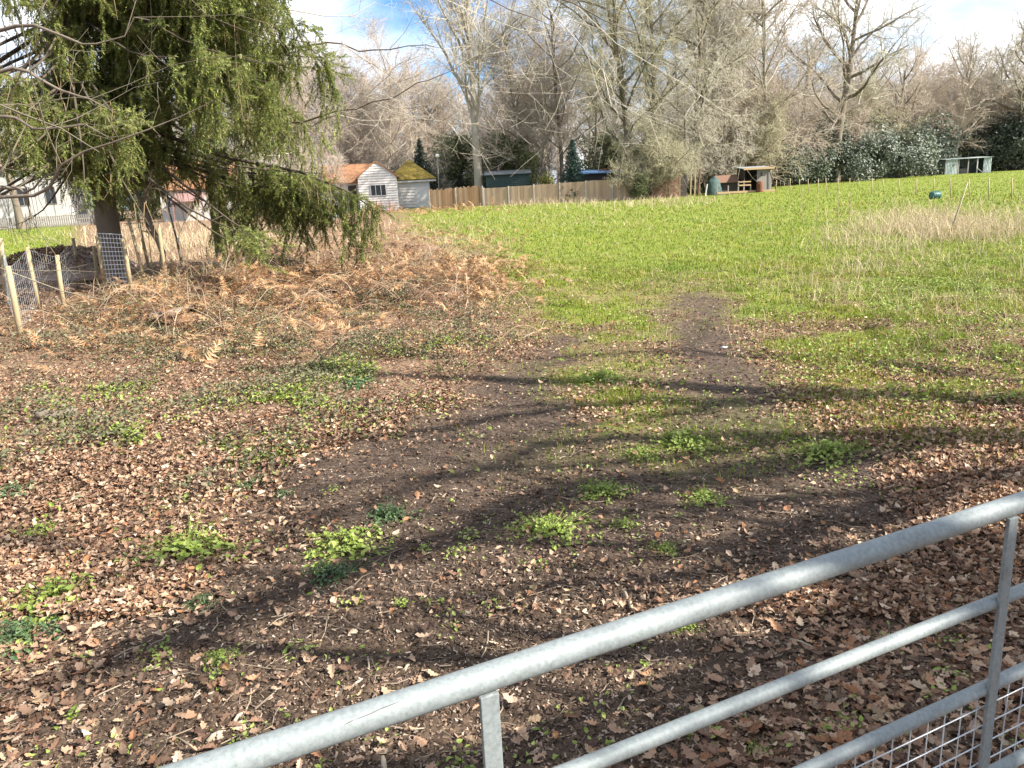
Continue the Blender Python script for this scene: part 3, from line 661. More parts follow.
# ------------------------------------------------------------------ trees
class Br:
    def __init__(s): s.b = {}
    def add(s, lev, pts, rad, k): s.b.setdefault((lev, len(pts), k), []).append((pts, rad))
    def mesh(s, levels, name):
        V = []; Q = []; off = 0
        for (lev, n, k), lst in s.b.items():
            if lev not in levels: continue
            P = np.array([a for a, _ in lst]); Rr = np.array([b for _, b in lst])
            v, q = tubes(P, Rr, k); V.append(v); Q.append(q + off); off += len(v)
        return make_mesh(name, np.concatenate(V), [np.concatenate(Q)], True)
def unit(v):
    l = math.sqrt(v[0] ** 2 + v[1] ** 2 + v[2] ** 2) or 1; return (v[0] / l, v[1] / l, v[2] / l)
def grow(B, p, d, L, r, lev, pr, rnd):
    n = pr['n'][lev]; pts = [p]; rad = [r]; w = pr['wander'][lev]; tr = pr['trop'][lev]
    dirs = [d]; end = pr['taper'][lev]
    for i in range(1, n):
        d = unit((d[0] + rnd.gauss(0, w), d[1] + rnd.gauss(0, w), d[2] + rnd.gauss(0, w) + tr))
        st = L / (n - 1); p = (p[0] + d[0] * st, p[1] + d[1] * st, p[2] + d[2] * st)
        pts.append(p); dirs.append(d); rad.append(r * (1 - (1 - end) * i / (n - 1)))
    if lev == 0: rad[0] *= 1.35
    B.add(lev, pts, rad, pr['k'][lev])
    if lev + 1 >= len(pr['n']): return
    nc = pr['nc'][lev]; nc = max(1, int(round(nc * rnd.uniform(.75, 1.25))))
    az0 = rnd.uniform(0, 6.28)
    for j in range(nc):
        t = pr['t0'][lev] + (1 - pr['t0'][lev]) * (j + rnd.uniform(.1, .9)) / nc
        f = t * (n - 1); i = min(int(f), n - 2); f -= i
        q = tuple(pts[i][a] * (1 - f) + pts[i + 1][a] * f for a in range(3)); dd = dirs[min(i + 1, n - 1)]
        ang = R(rnd.uniform(*pr['ang'][lev])); az = az0 + j * 2.4 + rnd.uniform(-.5, .5)
        ref = (0, 0, 1) if abs(dd[2]) < .9 else (1, 0, 0)
        a = unit((dd[1] * ref[2] - dd[2] * ref[1], dd[2] * ref[0] - dd[0] * ref[2], dd[0] * ref[1] - dd[1] * ref[0]))
        b = (dd[1] * a[2] - dd[2] * a[1], dd[2] * a[0] - dd[0] * a[2], dd[0] * a[1] - dd[1] * a[0])
        ca, sa = math.cos(az), math.sin(az)
        nd = unit(tuple(dd[k] * math.cos(ang) + (a[k] * ca + b[k] * sa) * math.sin(ang) for k in range(3)))
        LL = L * pr['len'][lev] * (1.0 - pr['fall'][lev] * t) * rnd.uniform(.7, 1.25)
        rr = max(pr['rmin'], min(r * pr['rr'][lev] * rnd.uniform(.8, 1.1), (rad[i] * (1 - f) + rad[i + 1] * f) * .85))
        grow(B, q, nd, LL, rr, lev + 1, pr, rnd)
OAKP = dict(n=[8, 7, 5, 4, 3], k=[9, 6, 4, 3, 3], wander=[.04, .15, .17, .2, .22], trop=[.05, .04, .05, .04, .04], taper=[.35, .25, .3, .4, .5],
            nc=[16, 9, 8, 8], t0=[.30, .18, .12, .1], ang=[(35, 75), (30, 65), (30, 65), (25, 60)], len=[.56, .52, .5, .5], fall=[.45, .4, .35, .3], rr=[.40, .38, .40, .5], rmin=.010)
ASHP = dict(OAKP, ang=[(26, 58), (22, 50), (25, 55), (25, 55)], trop=[.04, .09, .08, .06, .05], nc=[17, 9, 8, 8], len=[.62, .48, .48, .5], t0=[.36, .18, .15, .1])
TALLP = dict(OAKP, ang=[(28, 62), (28, 60), (28, 65), (25, 65)], trop=[.03, .05, .03, .01, .0], nc=[24, 10, 9, 8], len=[.46, .52, .5, .5], t0=[.22, .12, .1, .1], fall=[.3, .4, .35, .3])
SCRUBP = dict(n=[5, 5, 4, 3], k=[5, 4, 3, 3], wander=[.16, .22, .25, .3], trop=[.05, .04, .03, .02], taper=[.35, .3, .4, .5], nc=[12, 10, 9], t0=[.15, .12, .1],
              ang=[(25, 65), (25, 65), (25, 65)], len=[.55, .5, .5], fall=[.35, .3, .3], rr=[.5, .5, .55], rmin=.009)
def leaf_quads():
    P = np.array([[0, -.5, 0], [.3, -.05, .06], [0, .5, 0], [-.3, -.05, .06]], float); return P, [np.array([[0, 1, 2, 3]])]
LQ = [leaf_quads()]
def ivy_on(B, lev_max, zmax, dens, rnd, spread=.25, size=.12):
    pts = []
    for (lev, n, k), lst in B.b.items():
        if lev > lev_max: continue
        for P, Rr in lst:
            for i in range(n - 1):
                a = np.array(P[i]); b = np.array(P[i + 1]); L = np.linalg.norm(b - a)
                if a[2] > zmax * rnd.uniform(.7, 1.05): continue
                m_ = int(L * dens * (1 if lev == 0 else .6)); t = rng.random((m_, 1)); off = rng.normal(size=(m_, 3)); off /= np.linalg.norm(off, axis=1, keepdims=True)
                pts.append(a + (b - a) * t + off * (Rr[i] + spread * rng.random((m_, 1)) ** .7 * (1 if lev == 0 else .6)))
    P = np.concatenate(pts); n = len(P)
    V, F_ = instance(LQ, P, rng.uniform(size * .6, size * 1.3, n), rand_rot(n), np.zeros(n, int))
    return make_mesh('ivy', V, F_)
def make_tree(name, label, cat, hgt, r0, pr, seed, barkm, twigm, group, stems=1, lean=(0, 0), ivy=None):
    rnd = random.Random(seed); B = Br(); root = thing(name, label, cat, (0, 0, 0), 0, group)
    for s in range(stems):
        a = rnd.uniform(0, 6.28); o = .25 * (stems > 1)
        d = unit((lean[0] + o * math.cos(a), lean[1] + o * math.sin(a), 1))
        grow(B, (.2 * o * math.cos(a) * 3, .2 * o * math.sin(a) * 3, -.15), d, hgt * (1 if s == 0 else rnd.uniform(.7, .95)), r0 * (1 if s == 0 else .75), 0, pr, rnd)
    link('trunk', B.mesh((0, 1), 'trunk'), barkm, root); link('crown', B.mesh((2, 3, 4), 'crown'), twigm, root)
    if ivy: link('ivy', ivy_on(B, ivy[0], ivy[1], ivy[2], rnd, ivy[3]), M['ivy'], root)
    return root
def bare_tree_at(src, used, px, Y, sc, rz, label, py=170):
    p = col_at(px, Y, py); p[2] -= .05
    if src not in used:
        used[src] = True
        src.location = p; src.rotation_euler = (0, 0, rz); src.scale = (sc,) * 3; src['label'] = label; return src
    return copy_tree(src, p, rz, sc, label)
used = {}
GRP_T = 'bare winter trees of the wood behind the field'
ashA = make_tree('bare_tree', '', 'tree', 16.5, .40, ASHP, 1, M['bark_pale'], M['twig_grey'], GRP_T)
tallA = make_tree('bare_tree', '', 'tree', 20, .27, TALLP, 2, M['bark_brown'], M['twig_grey'], GRP_T)
tallB = make_tree('bare_tree', '', 'tree', 19, .25, TALLP, 3, M['bark_pale'], M['twig_pink'], GRP_T, stems=2)
oakA = make_tree('bare_tree', '', 'tree', 15, .36, OAKP, 4, M['bark_brown'], M['twig_grey'], GRP_T)
oakB = make_tree('bare_tree', '', 'tree', 14, .33, OAKP, 5, M['bark_brown'], M['twig_pink'], GRP_T)
ivyA = make_tree('ivy_clad_tree', '', 'tree', 20, .30, TALLP, 6, M['bark_brown'], M['twig_olive'], GRP_T, lean=(-.16, 0), ivy=(1, 11, 130, .3))
ivyB = make_tree('ivy_clad_tree', '', 'tree', 20, .31, ASHP, 7, M['bark_brown'], M['twig_olive'], GRP_T, ivy=(1, 10, 130, .3))
pinkA = make_tree('bare_tree', '', 'tree', 16, .2, TALLP, 8, M['bark_pale'], M['twig_pink'], GRP_T, stems=2)
TREES = [
 (ashA, 478, 81, 1.22, 2.6, 'big pale trunked tree with fanning bare branches just behind the small green shed'),
 (tallB, 534, 85, .95, 1.0, 'bare tree with a slender forked trunk between the small green shed and the dark conifer'),
 (tallA, 562, 84, .92, 2.0, 'dark bare tree rising just behind the little dark conifer'),
 (ivyA, 634, 75, 1.02, .2, 'ivy covered tree leaning left behind the blue roofed shed'),
 (ivyB, 657, 75, 1.0, 1.1, 'upright ivy covered tree in the tangle at the end of the board fence'),
 (tallA, 697, 76, 1.05, 4.0, 'tall bare tree rising behind the tan poles left of the open field shelter'),
 (ashA, 712, 82, 1.15, 2.2, 'broad bare tree with upswept branches above the teal covered heap'),
 (tallB, 757, 84, 1.08, 3.0, 'tall twin stemmed bare tree directly behind the open field shelter'),
 (oakA, 836, 88, 1.28, 1.0, 'wide crowned bare oak standing clear against the sky, right of the field shelter'),
 (oakB, 795, 98, 1.05, 2.0, 'bare tree filling the gap between the field shelter and the wide crowned oak'),
 (oakB, 897, 100, .92, 4.1, 'smaller bare tree to the right of the wide crowned oak'),
 (pinkA, 935, 108, .75, 2.1, 'thin bare tree poking up behind the evergreen hedge left of the tin shed'),
 (oakA, 968, 115, .98, 3.3, 'bare tree with a rounded twiggy top right behind the tin shed'),
 (oakA, 1014, 108, 1.15, 5.2, 'dark limbed bare tree at the right edge of the picture beyond the tin shed'),
 (oakB, 1075, 96, 1.1, .7, 'bare tree beyond the right edge of the picture'),
 (pinkA, 300, 95, 1.0, .3, 'pinkish bare tree whose crown shows right of the hanging spruce curtains'),
 (pinkA, 342, 88, .92, 2.7, 'pinkish twiggy tree behind the orange roof of the white gabled cottage'),
 (tallB, 378, 100, .9, 4.4, 'rosy brown tree behind the peak of the white gabled cottage'),
 (pinkA, 412, 106, .92, 5.3, 'rosy brown tree behind the mossy yellow roof'),
 (tallA, 250, 92, .95, 5.1, 'bare tree seen through the spruce curtains above the orange tiled house'),
 (ashA, 180, 88, .9, 3.7, 'bare tree behind the spruce trunk, seen between its hanging twigs'),
 (oakB, 90, 80, 1.1, 1.9, 'bare tree behind the spruce, over the white house'),
 (oakA, 10, 78, 1.0, 4.0, 'bare tree above the white house at the left edge'),
 (tallA, 595, 96, .85, 5.5, 'bare tree far back between the conifer and the leaning ivy tree'),
 (tallB, 505, 104, .85, 5.9, 'bare tree far back between the pale trunk and the forked one'),
 (oakB, 735, 105, 1.1, 5.0, 'bare tree far back filling the wood left of the field shelter roof'),
 (tallA, 680, 102, .95, 1.4, 'bare tree far back between the two ivy trees and the tan poles'),
 (oakB, 865, 112, 1.0, .2, 'bare tree deep in the wood behind the wide crowned oak'),
 (oakA, 440, 112, .9, 2.0, 'bare tree deep in the wood over the globe lamp'),
]
for src, px, Y, sc, rz, lab in TREES: bare_tree_at(src, used, px, Y, sc, rz, lab)

# the deep wood behind, one mass of crowns
_rnd = random.Random(77); FP = dict(TALLP, nc=[18, 8, 8], n=[6, 5, 4, 3], k=[5, 3, 3, 3], rmin=.018, len=[.46, .52, .5], t0=[.18, .12, .1], wander=[.05, .18, .22, .25])
FT = []
for _k in range(3):
    _B = Br(); grow(_B, (0, 0, 0), (0, 0, 1), 15, .2, 0, FP, _rnd); _m = []
    for (lev, n_, k_), lst in _B.b.items():
        _v, _q = tubes(np.array([a for a, _ in lst]), np.array([b for _, b in lst]), k_); _m.append((_v, _q))
    _o = 0; _V = []; _Q = []
    for _v, _q in _m: _V.append(_v); _Q.append(_q + _o); _o += len(_v)
    FT.append((np.concatenate(_V), [np.concatenate(_Q)]))
_px = np.concatenate([np.linspace(-60, 1130, 80) + rng.uniform(-8, 8, 80), np.linspace(-40, 1120, 60)]); _n = len(_px)
_Y = np.concatenate([rng.uniform(104, 122, 80), rng.uniform(126, 150, 60)]); _P = np.array([col_at(a, b, 175) for a, b in zip(_px, _Y)])
V, F_ = instance(FT, _P, rng.uniform(.7, 1.12, _n), rotmats(rng.uniform(0, 6.28, _n)), rng.integers(0, 3, _n))
tag(link('far_woods', make_mesh('far_woods', V, F_), M['twig_pink']), 'deep bare winter wood closing the view behind the field', 'wood', kind='stuff')

# low twiggy scrub
def make_scrub(seed, mat_, hgt=5):
    rnd = random.Random(seed); B = Br(); root = thing('scrub_bush', '', 'bush', (0, 0, 0), 0, 'twiggy scrub under the wood')
    for s in range(9):
        a = rnd.uniform(0, 6.28); r_ = rnd.uniform(.1, 1.0)
        grow(B, (r_ * math.cos(a), r_ * math.sin(a), -.1), unit((.45 * math.cos(a), .45 * math.sin(a), 1)), hgt * rnd.uniform(.6, 1), .055, 0, SCRUBP, rnd)
    link('trunk', B.mesh((0, 1), 'trunk'), M['bark_brown'], root); link('crown', B.mesh((2, 3), 'crown'), mat_, root)
    return root
scA = make_scrub(21, M['twig_olive']); scB = make_scrub(22, M['twig_pink']); scC = make_scrub(23, M['twig_grey'])
SCRUB = [
 (scA, 668, 71, 1.15, 'olive twiggy scrub tangled round the foot of the ivy trees'), (scA, 640, 70, .8, 'arching olive scrub in front of the end of the board fence'),
 (scC, 712, 78, 1.3, 'grey twiggy scrub behind the teal covered heap'), (scA, 735, 80, 1.35, 'olive scrub just behind the low brown coop'),
 (scB, 770, 82, 1.45, 'rosy twiggy scrub right behind the field shelter roof'), (scC, 795, 88, 1.6, 'grey twiggy scrub first to the right of the field shelter'),
 (scB, 820, 86, 1.45, 'rosy scrub below the left limbs of the wide crowned oak'), (scA, 850, 90, 1.55, 'olive scrub under the right limbs of the wide crowned oak'),
 (scB, 880, 99, 1.7, 'rosy scrub midway between the wide crowned oak and the tin shed'), (scA, 908, 104, 1.6, 'olive yellowish scrub left of the tin shed'),
 (scB, 945, 116, 2.0, 'tall rosy scrub over the left end of the tin shed'), (scC, 975, 116, 2.0, 'grey scrub over the right end of the tin shed'),
 (scB, 1014, 114, 1.8, 'rosy scrub at the right edge of the picture'), (scA, 1050, 100, 1.8, 'olive scrub beyond the right edge of the picture'),
 (scB, 310, 80, 1.2, 'rosy scrub left of the orange cottage roof'), (scB, 365, 92, 1.4, 'rosy scrub rising over the orange cottage roof'),
 (scA, 508, 92, 1.2, 'olive scrub behind the small green shed'), (scA, 612, 82, 1.15, 'olive scrub between the dark conifer and the blue roof'),
 (scB, 545, 95, 1.3, 'rosy scrub behind the yellow green bush'), (scB, 240, 82, 1.2, 'rosy scrub beside the orange tiled house'),
 (scC, 445, 92, 1.25, 'grey scrub behind the globe lamp'),
]
for src, px, Y, sc, lab in SCRUB: bare_tree_at(src, used, px, Y + (9 if px > 780 and Y < 110 else 0), sc * (1.3 if px > 700 else 1.1), random.uniform(0, 6.28), lab)

# evergreen bushes
def make_bush(seed, mat_, name, cat, group, rx=2.2, hz=3.0, n=5200, size=.17, stems=True):
    r2 = np.random.default_rng(seed); root = thing(name, '', cat, (0, 0, 0), 0, group)
    lob = []
    for i in range(16):
        a = r2.uniform(0, 6.28); q = r2.uniform(0, 1) ** .6; z = r2.uniform(.12, .88)
        lob.append((q * rx * .75 * math.cos(a) * (1.1 - .5 * z), q * rx * .75 * math.sin(a) * (1.1 - .5 * z), z * hz, r2.uniform(.35, .75) * rx * .55))
    pts = []
    for (x, y, z, r_) in lob:
        m_ = n // 16; d = r2.normal(size=(m_, 3)); d /= np.linalg.norm(d, axis=1, keepdims=True); rad = r_ * (1 - .45 * r2.random((m_, 1)) ** 2) * (1 + .15 * r2.normal(size=(m_, 1)))
        pts.append(np.array([x, y, z]) + d * rad * np.array([1, 1, .8]))
    P = np.concatenate(pts); P = P[P[:, 2] > .03]; n = len(P)
    out = P - np.array([0, 0, hz * .4]); out = out / np.linalg.norm(out, axis=1, keepdims=True) + r2.normal(0, .7, (n, 3)) + np.array([0, 0, .4])
    V, F_ = instance(LQ, P, r2.uniform(size * .6, size * 1.3, n), frame_from_dir(out, r2.uniform(0, 6.28, n)), np.zeros(n, int))
    link('foliage', make_mesh('foliage', V, F_), mat_, root)
    B = MB()
    for (x, y, z, r_) in lob[:9]: B.tube([(x * .1, y * .1, -.1), (x * .45, y * .45, z * .5), (x, y, z)], (.06, .045, .02), 5, False)
    B.build('trunk', M['bark_brown'], root)
    return root
hoA = make_bush(31, M['holly'], 'evergreen_bush', 'bush', 'dark glossy evergreen bushes along the wood edge')
hoB = make_bush(32, M['holly'], 'evergreen_bush', 'bush', 'dark glossy evergreen bushes along the wood edge', 2.6, 2.8)
olA = make_bush(33, M['olive_leaf'], 'evergreen_bush', 'bush', 'olive evergreen bushes within the wood', 2.2, 4.2, 6000)
BUSH = [
 (hoA, 783, 84, 1.0, 'dark glossy bush touching the right side of the field shelter'), (hoB, 803, 86, 1.15, 'dark glossy bush second to the right of the field shelter'),
 (hoA, 826, 88, 1.15, 'dark glossy bush directly under the wide crowned oak'), (hoB, 850, 90, 1.2, 'dark glossy bush just right of the wide crowned oak trunk'),
 (hoA, 872, 92, 1.3, 'pale flecked glossy bush midway along the evergreen edge'), (hoB, 895, 94, 1.3, 'glossy bush behind the green bale, left of the tin shed'),
 (hoA, 912, 98, 1.4, 'tall glossy bush last but one before the tin shed'), (hoB, 928, 103, 1.35, 'glossy bush against the left end of the tin shed'),
 (hoA, 965, 112, 1.55, 'glossy bush showing above the tin shed roof'), (hoB, 988, 111, 1.5, 'glossy bush behind the right end of the tin shed'),
 (hoA, 1012, 108, 1.4, 'glossy bush first to the right of the tin shed'), (hoB, 1034, 106, 1.4, 'glossy bush at the right edge of the picture'),
 (hoB, 815, 95, 1.7, 'tall dark bush in the second row left of the oak trunk'), (hoA, 862, 99, 1.8, 'tall dark bush in the second row right of the oak trunk'),
 (hoB, 905, 104, 1.8, 'tall dark bush in the second row above the green bale'), (hoA, 1020, 108, 1.9, 'tall dark bush in the second row at the right edge'),
 (olA, 455, 90, 1.7, 'large olive evergreen between the globe lamp and the pale tree trunk'), (olA, 500, 85, 1.6, 'olive evergreen over the small green shed'),
 (olA, 522, 83.5, 1.15, 'low olive evergreen left of the forked trunk'), (hoB, 427, 90, 1.5, 'blackish evergreen behind the mossy yellow roof'),
 (olA, 604, 79, 1.35, 'olive evergreen just right of the dark conifer'), (olA, 650, 76, 1.25, 'ivy green thicket at the end of the board fence'),
 (hoA, 692, 80, 1.1, 'dark evergreen behind the tan poles'), (olA, 747, 90, 1.6, 'olive evergreen in the wood above the field shelter'),
 (hoB, 715, 82, 1.1, 'dark bush behind the teal covered heap'), (olA, 640, 69.5, .62, 'grey green bush hiding the right end of the board fence'),
 (olA, 112, 92, 1.3, 'olive evergreen right of the white house, seen behind the spruce trunk'), (olA, 146, 96, 1.4, 'olive evergreen left of the orange tiled house, seen behind the spruce'),
 (hoA, 395, 88, 1.2, 'dark evergreen between the two cottage roofs'),
]
for src, px, Y, sc, lab in BUSH: bare_tree_at(src, used, px, Y, sc * (1.4 if px > 780 else 1.15 if Y > 72 else 1), random.uniform(0, 6.28), lab)
yb = make_bush(35, M['yellow_leaf'], 'yellow_bush', 'bush', None, 1.6, 2.9, 2600, .15); bare_tree_at(yb, used, 546, 76, 1.0, 0, 'yellow green bush behind the fence between the green shed and the dark conifer')
# conifer
def conifer(px, Y, hgt, label, seed):
    r2 = np.random.default_rng(seed); p = col_at(px, Y, 170); root = thing('conifer', label, 'tree', p)
    P = []; D = []
    for i in range(46):
        t = (i + .5) / 46; z = hgt * (.06 + .94 * t); L = (1 - t) ** .9 * hgt * .34 + .1
        for j in range(9):
            a = r2.uniform(0, 6.28); m_ = max(6, int(24 * L)); s = r2.random((m_, 1)) ** .8 * L * r2.uniform(.8, 1.1)
            d = np.array([math.cos(a), math.sin(a), -.28]); P.append(np.array([0, 0, z]) + d * s + r2.normal(0, .06, (m_, 3))); D.append(np.tile(d, (m_, 1)) + r2.normal(0, .6, (m_, 3)))
    P = np.concatenate(P); D = np.concatenate(D); n = len(P)
    V, F_ = instance(LQ, P, r2.uniform(.12, .26, n)[:, None] * np.array([.5, 1, 1]), frame_from_dir(D, r2.uniform(0, 6.28, n)), np.zeros(n, int))
    link('foliage', make_mesh('foliage', V, F_), M['conifer'], root)
    MB().tube([(0, 0, -.1), (0, 0, hgt * .6), (0, 0, hgt)], (.13, .07, .015), 7).build('trunk', M['bark_brown'], root)
conifer(573, 73, 5.4, 'small dark blue green conifer standing behind the board fence', 41)
conifer(421, 86, 7.0, 'dark conifer behind the mossy yellow roof beside the globe lamp', 42)

# ------------------------------------------------------------------ spruce on the left
def drooper(k):
    r2 = np.random.default_rng(100 + k); V = []; T = []
    def needles(a, b, m_, nl):
        d = b - a; d = d / np.linalg.norm(d)
        for i in range(m_):
            c = a + (b - a) * (i + r2.random()) / m_; o = r2.normal(size=3); o -= d * o.dot(d); o /= np.linalg.norm(o)
            tip = c + (o * .75 + d * .65) * nl * r2.uniform(.7, 1.2); s = np.cross(o, d) * nl * .15
            q = len(V); V.extend([c - s, c + s, tip]); T.append([q, q + 1, q + 2])
    pts = [np.zeros(3)]
    for i in range(5): pts.append(pts[-1] + np.array([r2.normal(0, .035), r2.normal(0, .035), -.2]))
    for i in range(5): needles(pts[i], pts[i + 1], 28, .052)
    for i in range(9):
        t = r2.uniform(0, 4.6); j = int(t); a = pts[j] + (pts[j + 1] - pts[j]) * (t - j); ang = r2.uniform(0, 6.28); L = r2.uniform(.14, .3)
        needles(a, a + np.array([math.cos(ang) * .42, math.sin(ang) * .42, -.9]) * L, 22, .048)
    return np.array(V), [np.array(T)]
DR = [drooper(k) for k in range(6)]
base = G(118, 286)
spr = thing('spruce_tree', 'large old spruce with curtains of hanging green twigs at the upper left', 'tree', base)
MB().tube([(0, 0, -.2), (.0, 0, .3), (.03, .02, 3), (-.03, 0, 8), (0, 0, 17)], (.36, .28, .24, .17, .03), 12).build('trunk', M['bark_brown'], spr, True)
rs = random.Random(5); Bs = Br(); DP = []; DS = []; DD = []
nb = 0
for i in range(226):
    z = rs.uniform(3.0, 13.5); a = rs.uniform(0, 6.28)
    if i % 3 == 0: a = rs.uniform(-1.6, .7)
    L = rs.uniform(4.2, 7.6) * (1 - .035 * max(0, z - 4))
    if i >= 190: a = rs.uniform(-.75, .35); z = rs.uniform(6.3, 11); L = rs.uniform(3.4, 6.4)
    elif i > 168: z = rs.uniform(3.2, 5.2); L = rs.uniform(1.2, 2.6)
    d = (math.cos(a), math.sin(a)); n = 9; pts = []; rad = []
    sag = rs.uniform(.35, .8)
    if i in (7, 8):        # the long low bough reaching out over the bracken
        ctl = [np.array([0, 0, 4.2]), P_at(230, 158, 19.6) - base, P_at(300, 172, 19.2) - base, P_at(345, 190, 19.0) - base, P_at(382, 214, 18.8) - base]
        if i == 8: ctl = [np.array([0, 0, 3.6]), P_at(200, 170, 20) - base, P_at(250, 186, 19.6) - base, P_at(290, 188, 19.4) - base, P_at(330, 205, 19.2) - base]
        ctl = np.array(ctl); tq = np.linspace(0, 4, n); pts = [tuple(np.interp(a_, np.arange(5), ctl[:, j]) for j in range(3)) for a_ in tq]; rad = [.05 * (1 - a_ / 4) + .008 for a_ in tq]
        d = unit(tuple(ctl[-1] - ctl[0])); L = 12.0
    for k in range(n):
        if i in (7, 8): break
        t = k / (n - 1); zz = z - sag * L * (t ** 1.2) * .8 + .22 * L * max(0, t - .55) ** 1.5 * 1.6
        pts.append((d[0] * L * t + .12 * math.sin(3 * t + i), d[1] * L * t + .12 * math.cos(4 * t + i), zz)); rad.append(.035 * (1 - t) + .007)
    w0 = base + np.array(pts[-1]); uu, vv = project(w0)
    if (uu > 326 or 150 < uu < 205 and vv > 60) and i not in (7, 8): continue
    Bs.add(0, pts, rad, 5)
    dens = 1.2 if i in (7, 8) else 1.1 if i >= 190 else 1.8 if i > 168 else rs.uniform(.4, 1.3) if uu > 215 else rs.uniform(.25, .7) if uu > 110 else rs.uniform(.1, .6); low = rs.uniform(0, 1.3) if uu < 225 else rs.uniform(-.2, .8)
    for q in range(int(L * 2.7 * dens)):
        t = rs.uniform(.05, 1); f = t * (n - 1); k = min(int(f), n - 2); f -= k
        p0 = np.array(pts[k]) * (1 - f) + np.array(pts[k + 1]) * f
        side = rs.uniform(-.75, .75) * (1.1 - t); p1 = p0 + np.array([-d[1] * side, d[0] * side, -abs(side) * .25]); Lc = rs.uniform(.5, 2.1) * rs.uniform(.6, 1.1)
        if abs(side) > .2: Bs.add(1, [tuple(p0), tuple(p1)], [.012, .006], 3)
        if rs.random() < .45:
            for e in range(rs.randint(1, 4)):
                pe = p1 + np.array([rs.gauss(0, .12), rs.gauss(0, .12), 0]); Ld = min(Lc * rs.uniform(.5, 1.0), base[2] + pe[2] - 1.3)
                if Ld > .3: Bs.add(3, [tuple(pe), tuple(pe + np.array([rs.gauss(0, .06), rs.gauss(0, .06), -Ld * .5])), tuple(pe + np.array([rs.gauss(0, .09), rs.gauss(0, .09), -Ld]))], [.008, .007, .004], 3)
        for e in range(rs.randint(0, 2)):            # flat sprays carried out along the bough
            az_ = math.atan2(d[1], d[0]) + rs.gauss(0, .7); dn = rs.uniform(.25, .9)
            p = p1 + np.array([rs.gauss(0, .08), rs.gauss(0, .08), rs.gauss(0, .03)])
            uq, vq = project(base + p)
            if base[2] + p[2] < (1.3 if uq > 215 else 2.8): continue
            DP.append(p); DS.append(rs.uniform(.45, .95)); DD.append((-math.cos(az_), -math.sin(az_), dn))
        for e in range(rs.randint(0, 5)):
            p = p1 + np.array([rs.gauss(0, .10), rs.gauss(0, .10), rs.gauss(0, .04)]); Lr = Lc * rs.uniform(.65, 1.1)
            uq, vq = project(base + p); lim = .55 if i in (7, 8) else 2.75 + low * .5 if uq < 72 else 1.0 + low if uq > 215 else 2.7 + low * .5 if uq > 158 else 2.05 + low * .6
            Lr = min(Lr, base[2] + p[2] - lim + rs.uniform(-.1, .25))
            if Lr < .2: continue
            DP.append(p); DS.append(Lr); DD.append((rs.gauss(0, .07) + .08 * d[0], rs.gauss(0, .07) + .08 * d[1], 1))
DP = np.array(DP); DS = np.array(DS); DD = np.array(DD); n = len(DP)
V, F_ = instance(DR, DP, np.stack([1.0 + .5 * DS, 1.0 + .5 * DS, DS], -1), frame_from_dir(DD, rng.uniform(0, 6.28, n)), rng.integers(0, 6, n))
link('limbs', Bs.mesh((0, 1), 'limbs'), M['dark_bark'], spr)
link('foliage', make_mesh('foliage', V, F_), M['spruce'], spr)
link('dead_twigs', Bs.mesh((3,), 'dead_twigs'), M['straw_twig'], spr)
print('droopers', n)

# slender bare tree by the spruce whose limbs reach out over the field edge
NEARP = dict(OAKP, nc=[7, 7, 6, 5], len=[.62, .5, .5, .5], ang=[(40, 80), (30, 65), (30, 65), (25, 60)], rmin=.004, rr=[.4, .45, .45, .5])
def custom_tree(name, label, base, trunk, limbs, mat_, twm, seed, pr=NEARP, nsub=7, group=None, cat='tree'):
    rnd = random.Random(seed); B = Br(); root = thing(name, label, cat, base, 0, group)
    B.add(0, [tuple(p[:3]) for p in trunk], [p[3] for p in trunk], 10)
    for lm in limbs:
        P = np.array([p[:3] for p in lm], float); rr = [p[3] for p in lm]
        n = 12; t = np.linspace(0, len(P) - 1, n); Pi = np.stack([np.interp(t, np.arange(len(P)), P[:, k]) for k in range(3)], -1)
        Pi[1:-1] += np.array([[rnd.gauss(0, .05) for _ in range(3)] for _ in range(n - 2)]); ri = np.interp(t, np.arange(len(P)), rr)
        B.add(1, [tuple(p) for p in Pi], list(ri), 7)
        L = np.linalg.norm(np.diff(Pi, axis=0), axis=1).sum()
        for j in range(nsub):
            k = rnd.randint(2, n - 1); d = Pi[k] - Pi[k - 1]; d /= np.linalg.norm(d)
            o = np.array([rnd.gauss(0, 1) for _ in range(3)]); o -= d * o.dot(d); o /= np.linalg.norm(o)
            nd = unit(tuple(d * .75 + o * .7 + np.array([0, 0, .1])))
            grow(B, tuple(Pi[k]), nd, L * rnd.uniform(.25, .45), ri[k] * .6, 2, pr, rnd)
    link('trunk', B.mesh((0, 1), 'trunk'), mat_, root); link('crown', B.mesh((2, 3, 4), 'crown'), twm, root)
    return root
b = G(221, 268)
def rel(px, py, Y, r_): q = P_at(px, py, Y) - b; return (q[0], q[1], q[2], r_)
custom_tree('bare_tree', 'slender bare tree by the spruce with long limbs reaching over the field edge', b,
            [(0, 0, -.1, .10), (.02, 0, 2.5, .085), (-.1, .1, 5, .07), (.1, 0, 9, .04)],
            [[(0, .05, 3.4, .04), rel(330, 115, 20, .02), rel(400, 95, 19, .012), rel(470, 60, 18, .005)], [(-.1, .1, 5, .04), rel(320, 40, 21, .024), rel(380, 50, 21, .016), rel(440, 48, 20, .006)],
             [(0, .05, 6.2, .05), rel(330, -20, 20, .028), rel(470, -10, 18, .016), rel(560, 30, 17, .006)], [(0, .05, 2.6, .045), rel(290, 130, 22, .022), rel(345, 115, 22, .014), rel(390, 75, 22, .006)],
             [(0, .05, 7, .05), rel(420, -60, 19, .035), rel(520, -20, 17, .02), rel(640, 35, 16, .007)]], M['bark_brown'], M['twig_grey'], 61)
